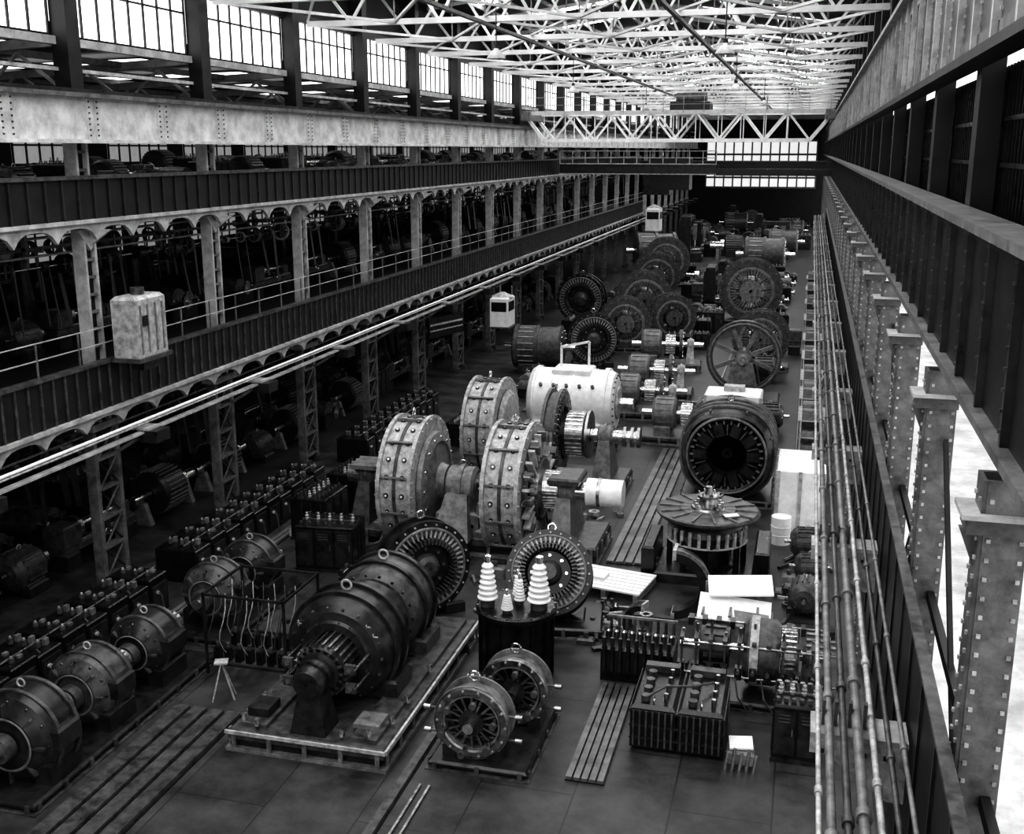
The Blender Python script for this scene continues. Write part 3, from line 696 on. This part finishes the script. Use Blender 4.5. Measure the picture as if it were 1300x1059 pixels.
# ---- control cabinets
def cabinet(w,d,h,name,ins=4):
    m=M();m.cbox(-w/2,w/2,-d/2,d/2,.08,h,'black_iron',.04);m.bx(-w/2-.03,w/2+.03,-d/2-.03,d/2+.03,0,.1,'dark_steel')
    n=max(2,int(w/.6))
    for i in range(n):
        x=-w/2+w*(i+.5)/n;m.bx(x-w/n*.43,x+w/n*.43,-d/2-.025,-d/2,.2,h-.12,'dark_steel');m.bx(x+w/n*.3,x+w/n*.34,-d/2-.06,-d/2-.02,h*.5,h*.62,'bright_metal')
        for k in range(3): m.bx(x-w/n*.3,x+w/n*.2,-d/2-.035,-d/2-.02,h*.72+k*.08,h*.74+k*.08,'mid_steel')
    for k in range(int(d/.35)): m.bx(-w/2-.02,-w/2,-d/2+.15+k*.35,-d/2+.2+k*.35,.2,h-.15,'dark_steel');m.bx(w/2,w/2+.02,-d/2+.15+k*.35,-d/2+.2+k*.35,.2,h-.15,'dark_steel')
    for i in range(ins):
        x=-w/2+w*(i+.5)/ins;m.lathe((x,0,h),(0,0,1),[(0,.05),(.06,.06),(.08,.04),(.14,.06),(.16,.03),(.24,.04),(.24,.01)],10,'light_paint')
    m.bx(-w/2+.05,w/2-.05,-.03,.03,h,h+.04,'mid_steel')
    for i in range(ins+2):
        x=-w/2+w*(i+.5)/(ins+2);m.cyl((x,d*.3,h),(x,d*.3,h+.12),.06,'dull_metal',8);m.cyl((x,-d*.3,h),(x,-d*.3,h+.08),.05,'mid_steel',8)
    return m.mesh(name)
m=M()
for xo in (-.52,.52):
    m.cbox(xo-.5,xo+.5,-1.,1.,.08,1.1,'black_iron',.08)
    for i in range(7): m.bx(xo-.44+i*.14,xo-.4+i*.14,-1.06,-1.,.15,1.,'mid_steel')
    for z in (.3,.6,.95): m.bx(xo-.52,xo+.52,-1.03,1.03,z,z+.05,'dark_steel')
    for y in (-.7,-.3,.1,.5):
        m.cyl((xo-.2,y,1.1),(xo-.2,y,1.22),.1,'mid_steel',12);m.cyl((xo+.25,y,1.1),(xo+.25,y,1.3),.05,'dull_metal',8)
    m.torus((xo,-.85,1.2),(1,0,0),.08,.02,'bright_metal',10)
    m.bx(xo-.4,xo+.4,.7,.95,1.1,1.25,'mid_steel')
m.tube([V((-.7,-.8,1.22)),V((-.3,-.6,1.42)),V((.3,-.4,1.4)),V((.7,.2,1.25))],.03,'mid_steel',6)
place(m,'oil_switch_tank',(-2.15,23.1,0))
cb2=cabinet(1.,1.2,1.35,'control_cabinet',4);place(cb2,'control_cabinet',(.4,23.,0))
m=M()
m.cbox(-.3,.3,-.25,.25,0,.3,'wood_grey');m.obox((0,0,.4),V((.5,.1,0)),V((-.05,.35,.1)),V((0,0,.04)),'paper')
for i in range(5): m.cyl((-.3+i*.15,-.5,0),(-.25+i*.15,-.45,.4+.1*(i%2)),.04,'bright_metal',8)
place(m,'tool_box',(-.75,22.3,0))
# ---- right foreground machine train
m=M();bedframe(m,-1.7,1.7,-1.,1.,.2,'dark_steel','mid_steel');zc=1.12
m.lathe((.1,0,zc),(1,0,0),[(-.35,.2),(-.35,.7),(-.25,.8),(.4,.8),(.5,.7),(.5,.2)],40,'mid_steel');m.lathe((.1,0,zc),(1,0,0),[(.52,.6),(.9,.55),(.9,.2)],30,'dull_metal');m.rad((.1,0,zc),(1,0,0),26,.59,.7,.05,.04,.35,'bright_metal')
m.lathe((-.0,0,zc),(1,0,0),[(-.1,.81),(-.1,.85),(.1,.85),(.1,.81)],40,'light_paint')
m.lathe((-1.3,0,zc),(1,0,0),[(0,.2),(0,.5),(.7,.5),(.7,.2)],30,'dark_steel');m.rad((-1.3,0,zc),(1,0,0),12,.5,.35,.08,.1,.5,'mid_steel')
m.cyl((-1.8,0,zc),(1.7,0,zc),.13,'bright_metal',14);pedestal(m,1.25,0,.2,zc,.2,.8,'mid_steel','x',.28)
for y,z in ((-.7,1.5),(.7,1.5),(-.8,.75)): m.cyl((-1.7,y,z),(1.9,y,z),.035,'dull_metal',8)
for i in range(11):
    x=-1.7+i*.34;m.cyl((x,-.7,.7),(x,-.7,1.6),.03,'mid_steel',6);m.box(x,-.85,.9,.16,.2,.3,'dark_steel');m.cyl((x,-.95,1.),(x,-1.1,1.),.05,'dull_metal',8);m.box(x,-.55,1.6,.1,.5,.08,'mid_steel');m.box(x+.1,.5,1.55,.12,.3,.2,'dark_steel');m.cyl((x,-.4,1.6),(x,-.4,1.6+.1+.15*(i%3)),.035,'dull_metal',6)
for i in range(4): m.cyl((1.2,-.6+i*.35,1.5),(2.0,-.6+i*.35,1.5),.05,'dull_metal',8)
for i in range(5): m.tube([V((-1.6+i*.6,-.95,.8)),V((-1.5+i*.6,-1.15,.4)),V((-1.3+i*.6,-1.1,.1))],.025,'mid_steel',5)
place(m,'commutator_test_machine',(-.65,25.5,0))
m=M();m.cbox(-.9,.9,-.6,.6,0,.9,'black_iron')
for i in range(9): m.cyl((-.8+i*.2,-.65,.3),(-.8+i*.2,-.65,1.2),.05,'dark_steel',8);m.lathe((-.8+i*.2,0,.9),(0,0,1),[(0,.08),(.2,.08),(.25,.03)],10,'dull_metal');m.cyl((-.8+i*.2,.4,.9),(-.8+i*.2,.4,1.3),.04,'mid_steel',8)
m.bx(-.9,.9,.36,.44,1.3,1.36,'grey_paint')
place(m,'resistor_bank',(-3.5,25.8,0))
m=M()
m.cbox(-1.0,1.0,-.6,.6,0,.8,'wood_grey')
for x in (-.95,0,.95): m.bx(x-.05,x+.05,-.63,-.6,0,.8,'grey_paint')
m.obox((0,-.2,1.05),V((1.9,0,-.12)),V((0,1.0,.3)),V((0,-.01,.05)),'paper');m.obox((.1,.45,1.5),V((1.7,.2,.1)),V((-.1,.7,.3)),V((0,0,.04)),'paper')
m.obox((.5,-.7,1.0),V((.9,.1,-.1)),V((-.1,.6,.2)),V((0,0,.03)),'wood_grey')
for x in (-.8,-.1,.6): m.box(x,-.3,1.08,.06,.9,.05,'grey_paint');m.box(x,.55,1.15,.08,.08,.7,'wood_grey')
place(m,'packing_crate',(-1.3,28.2,0))
m=M()
for i in range(7): m.box(0,-.75+i*.25,.28,2.2,.21,.05,'paper')
for x in (-1,0,1): m.box(x,0,.13,.14,1.8,.24,'wood_grey')
m.bx(-.9,-.2,-.3,.2,.31,.4,'white_paint')
place(m,'timber_pallet',(-5.1,31.2,0),-.18)
def cresc(name,loc,rz,sc=1.):
    m=M();m.lathe((0,0,1.),(0,1,0),[(-.25,.75),(-.25,1.),(.25,1.),(.25,.75)],24,'dark_steel',closed=True,a0=pi*.5,a1=pi*1.5)
    m.lathe((0,0,1.),(0,1,0),[(-.28,1.0),(-.28,1.1),(-.2,1.1),(-.2,1.0)],24,'grey_paint',closed=True,a0=pi*.5,a1=pi*1.5)
    for z in (.05,1.95): m.box(.02,0,z,.1,.6,.3,'light_paint')
    m.cbox(-1.1,.1,-.35,.35,0,.12,'dark_steel');return place(m,name,loc,rz,sc)
cresc('bearing_shell',(-3.1,29.6,0),.0,1.);cresc('bearing_shell',(-3.6,27.4,0),pi*.9,.6)
m=M();m.cbox(-.8,.85,-1.5,1.5,0,2.2,'white_paint',.03)
for y in (-1.45,-.5,.5,1.45): m.bx(-.84,-.8,y-.06,y+.06,0,2.2,'light_paint')
for x in (-.75,0,.8): m.bx(x-.06,x+.06,-1.54,-1.5,0,2.2,'light_paint')
m.bx(-.84,-.8,-1.5,1.5,1.0,1.12,'light_paint')
place(m,'plywood_packing_case',(0.25,39.3,0))
m=M();m.lathe((0,0,0),(0,0,1),[(0,.33),(.95,.33),(.95,.3),(.9,.28),(.9,.01)],24,'white_paint')
for z in (.3,.6): m.lathe((0,0,z),(0,0,1),[(0,.335),(.02,.35),(.04,.335)],24,'white_paint')
place(m,'oil_drum',(-.3,36.6,0))
def motor(name):
    m=M();zc=.75
    m.lathe((-.7,0,zc),(1,0,0),[(0,.1),(0,.35),(.1,.5),(.2,.58),(1.1,.58),(1.2,.5),(1.3,.35),(1.3,.1)],28,'mid_steel');m.rad((-.7,0,zc),(1,0,0),18,.6,.65,.07,.05,.8,'mid_steel')
    m.cyl((-.95,0,zc),(1.05,0,zc),.08,'bright_metal',12);m.lathe((.8,0,zc),(1,0,0),[(0,.05),(0,.25),(.15,.25),(.15,.05)],18,'dull_metal')
    for s in (-1,1): m.cbox(-.5,.4,s*.45-.15,s*.45+.15,.0,.35,'dark_steel')
    m.cbox(-.25,.2,.35,.8,zc-.1,zc+.25,'dark_steel');m.torus((-.05,0,zc+.65),(0,1,0),.08,.02,'light_paint',10);m.radcyl((-.7,0,zc),(1,0,0),8,.42,.05,.03,.05,'bright_metal',6,0)
    return m.mesh(name)
mtm=motor('electric_motor')
place(mtm,'electric_motor',(.6,35.2,0),.1,.8);place(mtm,'electric_motor',(.7,33.2,0),.1,.7);place(mtm,'electric_motor',(.55,30.8,0),1.5,.8)
# ---- bottom-left motor-generator trains (closed end shields)
def train(name,spec,length):
    m=M();bedframe(m,-1.,1.,-.6,length,.22,'dark_steel','mid_steel');zc=1.1
    for y,R_,W,mt in spec:
        m.lathe((0,y,zc),(0,1,0),[(0,.2),(0,R_*.34),(.02,R_*.5),(-.02,R_*.62),(.1,R_*.8),(.2,R_*.93),(.32,R_),(W-.2,R_),(W-.05,R_*.9),(W,R_*.75),(W+.05,.2)],40,mt)
        for t_ in (.32,W-.3): m.lathe((0,y,zc),(0,1,0),[(t_,R_+.005),(t_,R_+.05),(t_+.09,R_+.05),(t_+.09,R_+.005)],40,'mid_steel')
        m.lathe((0,y,zc),(0,1,0),[(-.03,R_*.6),(-.05,R_*.57),(-.03,R_*.54)],36,'grey_paint')
        m.rad((0,y,zc),(0,1,0),8,R_*.72,.03,R_*.3,.05,.1,'mid_steel')
        m.radcyl((0,y,zc),(0,1,0),12,R_*.87,.12,.03,.04,'dull_metal',6)
        m.lathe((0,y,zc),(0,1,0),[(-.3,.05),(-.3,.28),(-.05,.3)],20,'mid_steel');m.lathe((0,y+W,zc),(0,1,0),[(0,.42),(.45,.4),(.45,.1)],24,'dull_metal')
        m.rad((0,y+W,zc),(0,1,0),20,.42,.25,.04,.04,.3,'mid_steel')
        m.torus((0,y+W/2,zc+R_+.08),(0,1,0),.09,.022,'light_paint',12)
        for s in (-1,1): m.cbox(s*R_*.7-.2,s*R_*.7+.2,y+.1,y+W-.1,.22,.7,'dark_steel')
        m.cbox(R_*.75,R_*.75+.35,y+.2,y+W-.3,zc-.1,zc+.35,'dark_steel');m.cyl((R_*.8,y+.15,zc+.1),(R_*.8,y+.2,zc+.1),.05,'light_paint',8)
    m.cyl((0,spec[0][0]-.5,zc),(0,length-.3,zc),.14,'bright_metal',14)
    for y in [s_[0]-.45 for s_ in spec[1:]]: m.cbox(-.25,.25,y-.12,y+.12,.22,zc-.1,'mid_steel');m.lathe((0,y-.1,zc),(0,1,0),[(0,.1),(0,.26),(.2,.26),(.2,.1)],18,'grey_paint')
    return m.mesh(name)
tr1=train('motor_test_train',((0,1.02,1.2,'dark_steel'),(2.2,.85,1.2,'mid_steel'),(4.4,.78,1.3,'dark_steel')),6.6)
place(tr1,'motor_test_train',(-15.3,17.1,0))
tr2=train('motor_test_train',((0,.85,1.1,'mid_steel'),(2.,.8,1.2,'dark_steel')),3.9)
place(tr2,'motor_test_train',(-15.3,25.0,0));
m=M()
for x in (-1.1,1.1):
    for y in (-1.,1.): m.box(x,y,1.1,.06,.06,2.2,'dark_steel')
for z in (.3,2.15):
    for y in (-1.,1.): m.box(0,y,z,2.2,.06,.06,'dark_steel')
    for x in (-1.1,1.1): m.box(x,0,z,.06,2.,.06,'dark_steel')
for j in range(2):
    for i in range(7):
        x=-.95+i*.3;y=-.7+j*.9;z0=2.1;a=RN.uniform(.2,.35)
        pts=[V((x,y,z0))]+[V((x+.08*math.sin(k*1.1),y-a*math.sin(k/6*pi),z0-.1-k*.27)) for k in range(1,7)]
        m.tube(pts,.016,'light_paint' if (i+j)%2 else 'mid_steel',5)
        m.box(x,y,.45,.16,.2,.35,'black_iron');m.cyl((x,y,.62),(x,y,.75),.05,'mid_steel',8)
place(m,'cable_test_rack',(-13.05,24.0,0))
m=M()
for i in range(10):
    y=i*.95
    m.cbox(-.7,.7,y,y+.9,0,1.05+.1*(i%2),'black_iron',.03);m.bx(.7,.74,y+.1,y+.8,.2,.9,'dark_steel')
    for k in range(3):
        m.cyl((-.4+k*.4,y+.4,1.1),(-.4+k*.4,y+.4,1.25),.07,'mid_steel',8);m.cyl((-.4+k*.4,y+.4,1.25),(-.4+k*.4,y+.4,1.3),.03,'light_paint',8)
        m.bx(-.45+k*.4,-.35+k*.4,y+.6,y+.75,1.05,1.22,'grey_paint')
    m.bx(.3,.33,y,y+.9,1.2,1.23,'grey_paint');m.cyl((.74,y+.3,.7),(.8,y+.3,.7),.06,'light_paint',8)
    m.tube([V((.5,y+.2,1.15)),V((.85,y+.35,.6)),V((.95,y+.3,.05))],.025,'mid_steel',5)
swm=m.mesh('switchgear_bench')
place(swm,'switchgear_bench',(-18.1,17.,0));place(swm,'switchgear_bench',(-18.2,28.2,0));place(swm,'switchgear_bench',(-18.2,42.,0))
cb3=cabinet(1.9,1.3,1.5,'starter_cabinet',5);place(cb3,'starter_cabinet',(-14.2,30.8,0),.1);place(cb3,'starter_cabinet',(-15.85,33.6,0),1.57);place(cb3,'starter_cabinet',(-15.85,36.6,0),1.57)
def slotbed(name,x0,x1,y0,y1,n,mt='bed_plate'):
    m=M();w=(x1-x0)/n
    m.bx(x0,x1,y0,y1,0.0,.03,'black_iron')
    for i in range(n): m.bx(x0+i*w+w*.12,x0+(i+1)*w-w*.12,y0,y1,.03,.1,mt)
    place(m,name)
slotbed('slotted_bed_plate',-5.7,-4.5,33.2,47.5,4)
slotbed('slotted_bed_plate',-4.3,-3.45,20.5,24.9,5)
slotbed('slotted_bed_plate',-7.7,-7.45,12,23.5,1,'mid_steel')
slotbed('slotted_bed_plate',-17.1,-16.7,24.5,48,2,'bed_plate')
slotbed('slotted_bed_plate',-13.6,-9.8,53,57,9)
slotbed('slotted_bed_plate',-14.,-12.2,15,21.2,4,'mid_steel')
m=M()
for x in (-7.2,-7.0): m.bx(x,x+.05,12,19.5,0,.06,'dull_metal')
for x in (-4.4,-3.5): m.bx(x,x+.07,62,190,0,.07,'dull_metal')
place(m,'floor_rails')
m=M()
for (xa,xb,y0,y1,n) in ((-5.2,-3.6,26.8,30.,30),(-8.2,-7.6,24.5,32.5,20),(-13.4,-12.2,26,31,24),(-16.6,-16.3,17,44,30),(-7.6,-6.,36,38.5,16),(-4.3,-3.6,30.8,38.,14),(-.2,.3,28.5,37,14),(-13.6,-7.4,30.4,32.2,30),(-16.,-13.3,38.5,40,12),(-6.2,-4.,50.8,58,26)):
    for _ in range(n):
        x=RN.uniform(xa,xb);y=RN.uniform(y0,y1);k=RN.random();a=RN.uniform(0,pi)
        mt=RN.choice(('mid_steel','grey_paint','dull_metal','wood_grey','light_paint','dark_steel'))
        if k<.35:
            L_=RN.uniform(.3,.9);m.box(x,y,.05,L_,RN.uniform(.06,.18),.09,mt,a)
        elif k<.6:
            r=RN.uniform(.1,.22);h=RN.uniform(.08,.3);m.lathe((x,y,0),(0,0,1),[(0,r),(h,r),(h,r*.5),(h*.6,r*.45),(h*.6,.01)],12,mt)
        elif k<.8:
            L_=RN.uniform(.3,.9);m.cyl((x,y,.05),(x+L_*math.cos(a),y+L_*math.sin(a),.05),RN.uniform(.02,.05),RN.choice(('bright_metal','mid_steel','light_paint')),6)
        else:
            w_=RN.uniform(.15,.35);h=RN.uniform(.15,.4);m.cbox(x-w_,x+w_,y-w_*.6,y+w_*.6,0,h,mt,.05);m.cyl((x,y,h),(x,y,h+.15),w_*.3,'mid_steel',8)
place(m,'loose_floor_parts')
m=M()
for s in (-1,1): m.beam((-.3,s*.25,0),(0,s*.05,1.2),.04,.04,'light_paint');m.beam((.35,s*.2,0),(0,0,1.2),.04,.04,'light_paint')
m.box(0,0,1.2,.4,.35,.05,'light_paint');place(m,'trestle',(-13.1,21.9,0),.4,.8)
# ---- generic machine tools
def lathe_tool(name):
    m=M();m.cbox(-2.,2.,-.35,.35,.55,.8,'mid_steel');
    for x in (-1.6,1.6): m.cbox(x-.35,x+.35,-.4,.4,0,.55,'dark_steel')
    for y in (-.25,.25): m.bx(-1.2,1.9,y-.05,y+.05,.8,.87,'bright_metal')
    m.cbox(-2.,-1.1,-.4,.4,.8,1.5,'mid_steel');m.lathe((-1.1,0,1.2),(1,0,0),[(0,.4),(.2,.4),(.2,.05)],24,'dull_metal');m.cbox(1.3,1.8,-.25,.25,.85,1.35,'mid_steel');m.cyl((-.9,0,1.2),(1.35,0,1.2),.13,'bright_metal',14)
    m.cbox(-.2,.35,-.45,.45,.85,1.05,'dark_steel');m.torus((.1,-.55,.8),(0,1,0),.15,.02,'bright_metal',14)
    return m.mesh(name)
def boring_mill(name):
    m=M();m.cbox(-1.5,1.5,-1,1,0,.8,'dark_steel');m.lathe((0,0,.8),(0,0,1),[(0,1.1),(.2,1.15),(.25,1.1),(.25,.01)],36,'dull_metal')
    for s in (-1,1): m.cbox(s*1.45-.25,s*1.45+.25,-.1,.9,.8,3.4,'dark_steel')
    m.cbox(-1.7,1.7,-.05,.75,3.2,3.7,'dark_steel');m.cbox(-1.4,1.4,-.25,.05,2.2,2.7,'mid_steel');m.cbox(-.3,.2,-.5,-.2,1.7,3.,'grey_paint');m.cyl((-.05,-.35,1.2),(-.05,-.35,1.8),.09,'bright_metal',10)
    m.cyl((-1.2,-.3,.4),(-1.2,-1.1,.4),.2,'mid_steel',12);return m.mesh(name)
def rotor(name):
    m=M()
    for x in (-1.4,1.4): m.prism([(-.4,0),(.4,0),(.15,.8),(-.15,.8)],(x-.12,0,0),(0,1,0),(0,0,1),(.24,0,0),'wood_grey')
    m.cyl((-2.,0,1.),(2.,0,1.),.17,'bright_metal',14);m.lathe((-.9,0,1.),(1,0,0),[(0,.2),(0,.7),(.1,.8),(1.3,.8),(1.4,.7),(1.4,.2)],36,'dark_steel');m.rad((-.9,0,1.),(1,0,0),30,.82,.7,.05,.05,1.15,'grey_paint')
    m.lathe((.55,0,1.),(1,0,0),[(0,.2),(0,.45),(.5,.45),(.5,.2)],28,'bright_metal');return m.mesh(name)
def gearbox(name):
    m=M();m.cbox(-.9,.9,-.6,.6,0,.7,'dark_steel');m.cyl((-.35,-.55,.75),(-.35,.55,.75),.5,'mid_steel',24);m.cyl((.5,-.5,.7),(.5,.5,.7),.34,'grey_paint',20);m.bx(-1,1,-.62,.62,.68,.78,'mid_steel')
    m.cyl((-.35,-1.,.75),(-.35,1.,.75),.09,'bright_metal',10);m.cyl((.5,-.9,.7),(.5,.6,.7),.07,'bright_metal',10);m.lathe((-.35,-.95,.75),(0,1,0),[(0,.05),(0,.3),(.1,.3),(.1,.05)],18,'dull_metal')
    for i in range(6): m.cyl((-.8+i*.32,-.6,.78),(-.8+i*.32,-.6,.84),.04,'bright_metal',6)
    return m.mesh(name)
def drum(name,b='mid_steel'):
    m=M()
    for x in (-.9,.9): m.cbox(x-.15,x+.15,-1.,1.,0,.5,'dark_steel')
    m.lathe((-1.4,0,1.45),(1,0,0),[(0,.3),(0,1.15),(.1,1.25),(.3,1.25),(.3,1.15),(1.3,1.15),(1.3,1.25),(1.5,1.25),(1.5,1.15),(2.5,1.15),(2.5,1.25),(2.7,1.25),(2.8,1.1),(2.8,.3)],44,b)
    m.rad((-1.4,0,1.45),(1,0,0),20,1.16,.8,.06,.05,.9,'light_paint');m.cyl((-2.,0,1.45),(2.1,0,1.45),.2,'bright_metal',14);m.radcyl((-1.4,0,1.45),(1,0,0),16,.95,2.8,.04,.05,'bright_metal',6);return m.mesh(name)
lt=lathe_tool('engine_lathe');bm=boring_mill('vertical_boring_mill');rt=rotor('wound_rotor');gb=gearbox('gear_case');dm=drum('stator_drum')
place(dm,'stator_drum',(-15.2,63.5,0),.05,1.05)
def arch(name,R_,mt='mid_steel'):
    m=M();bedframe(m,-R_,R_,-.9,.9,.3,'dark_steel')
    for k,y in enumerate((-.55,.55)): ring(m,(0,y,R_+.2),(0,1,0),R_,.4,R_*.62,mt,'grey_paint',20,False,True,.08,False)
    m.lathe((0,0,R_+.2),(0,1,0),[(-1.,.1),(-1.,R_*.35),(.8,R_*.4),(.8,.1)],30,'dull_metal');m.rad((0,0,R_+.2),(0,1,0),10,R_*.5,0,R_*.35,.08,.8,'mid_steel')
    return m.mesh(name)
ar=arch('alternator_frame',1.9,'mid_steel')
for x,y,r,s in ((-11.4,80.5,.2,1.1),(-8.8,76.,.35,.85),(-11.4,72.,.2,.9),(-4.,86.,.05,1.25),(-12.6,96,.2,1.1),(-13.2,108,.1,1.2),(-2.4,68,0,.9)): place(ar,'alternator_frame',(x,y,0),r,s)
place(dm,'stator_drum',(-4.4,121.,0),0,1.5);place(dm,'stator_drum',(-16.,121,0),.3,1.6)
m=M()
for x in (-.5,.5):
    for y in (-1.3,1.3): m.box(x,y,1.2,.07,.07,2.4,'struct_grey')
for z in (.25,1.,1.7,2.4):
    m.bx(-.55,.55,-1.35,1.35,z-.04,z,'struct_light')
    for i in range(5):
        h=RN.uniform(.2,.5);y=-1.1+i*.5;m.cbox(-.4,.35,y-.18,y+.18,z,z+h,RN.choice(('mid_steel','grey_paint','wood_grey','dark_steel')),.03)
rk=m.mesh('storage_rack')
for y in (46.,50.2,54.4,60.,66.,74.,82.,90.,98.): place(rk,'storage_rack',(.6,y,0))
placed=[(-15.2,63.5,2),(-12.4,66,2),(-16.3,82,2),(-11.4,80.5,2.2),(-8.8,76,2),(-11.4,72,2),(-4,86,2.6),(-4.4,121,2.8),(-16,121,2.8),(-12.6,96,2.4),(-13.2,108,2.4),(-2.4,68,2),(-2.9,58.6,2.4),(-7.6,58.5,2.4),(-8,66.5,2.4),(-10.,48.4,3),(-11.7,55,2),(-7.4,53.6,2.2),(-5.2,49.2,2.2),(-2.45,42.4,2.9),(.25,39.3,1.8),(-12.5,41.4,1.8)]
kinds=[(lt,'engine_lathe',2.1),(bm,'vertical_boring_mill',1.9),(rt,'wound_rotor',2.),(gb,'gear_case',1.2),(mtm,'electric_motor',1.2),(cb3,'starter_cabinet',1.2),(dm,'stator_drum',2.1)]
def scatter(x0,x1,y0,y1,n,z=0.,ks=kinds,sc=(.8,1.3)):
    for _ in range(n):
        for t_ in range(14):
            me,nm,r=RN.choice(ks);s=RN.uniform(*sc);r*=s
            x=RN.uniform(x0,x1);y=RN.uniform(y0,y1)
            if all((x-a)**2+(y-b)**2>((r+c_)*.97)**2 for a,b,c_ in placed):
                placed.append((x,y,r));place(me,nm,(x,y,z),RN.choice((0,pi/2,pi/2,pi))+RN.uniform(-.05,.05),s);break
scatter(-15.,-14.,45.5,62,12,0,kinds[2:6],(.7,.9))
scatter(-3.8,-1.3,46,56,8,0,kinds[3:5]+kinds[2:3],(.8,1.1))
scatter(-16.5,-6.5,69,120,90,0,kinds,(.7,1.1))
scatter(-16.5,-6.5,130,192,30,0,kinds,(1.,1.6))
scatter(-3.,-1.6,62,118,34,0,kinds[3:6]+kinds[:1],(.8,1.1))
scatter(-4.5,-.8,130,192,16,0,kinds,(1.,1.3))
def row(x,z,y0,y1,ks,smin,smax):
    y=y0
    while y<y1:
        me,nm,r=RN.choice(ks);s=RN.uniform(smin,smax)
        y+=r*s;place(me,nm,(x,y,z),pi/2,s);y+=r*s+.2
k2=[kinds[0],kinds[2],kinds[3],kinds[4],kinds[5]]
for x in (-22.3,-25,-30.8): row(x,0,18,100,k2,.85,1.05)
for x in (-24.1,-30.8): row(x,6.5,14,125,k2,.85,1.05)
for x in (-21.6,-25,-30.8): row(x,11.35,18,125,k2,.7,.9)
# ================================================================= LIGHT / CAMERA
W=bpy.data.worlds.new('sky');SC.world=W;W.use_nodes=True
W.node_tree.nodes['Background'].inputs[0].default_value=(1,1,1,1);W.node_tree.nodes['Background'].inputs[1].default_value=1.2
cam=bpy.data.cameras.new('camera');co=bpy.data.objects.new('camera',cam);SC.collection.objects.link(co);SC.camera=co
cam.sensor_width=36;cam.lens=1400*36/1300.;cam.clip_end=600;cam.clip_start=.1
f=1400.;th=math.atan(339.5/f);ps=math.atan(383*math.cos(th)/f)
co.location=(0,0,13);co.rotation_euler=(pi/2-th,0,ps)
SC.view_settings.view_transform='Standard'
try: SC.view_settings.look='High Contrast'
except Exception as e: print(e)
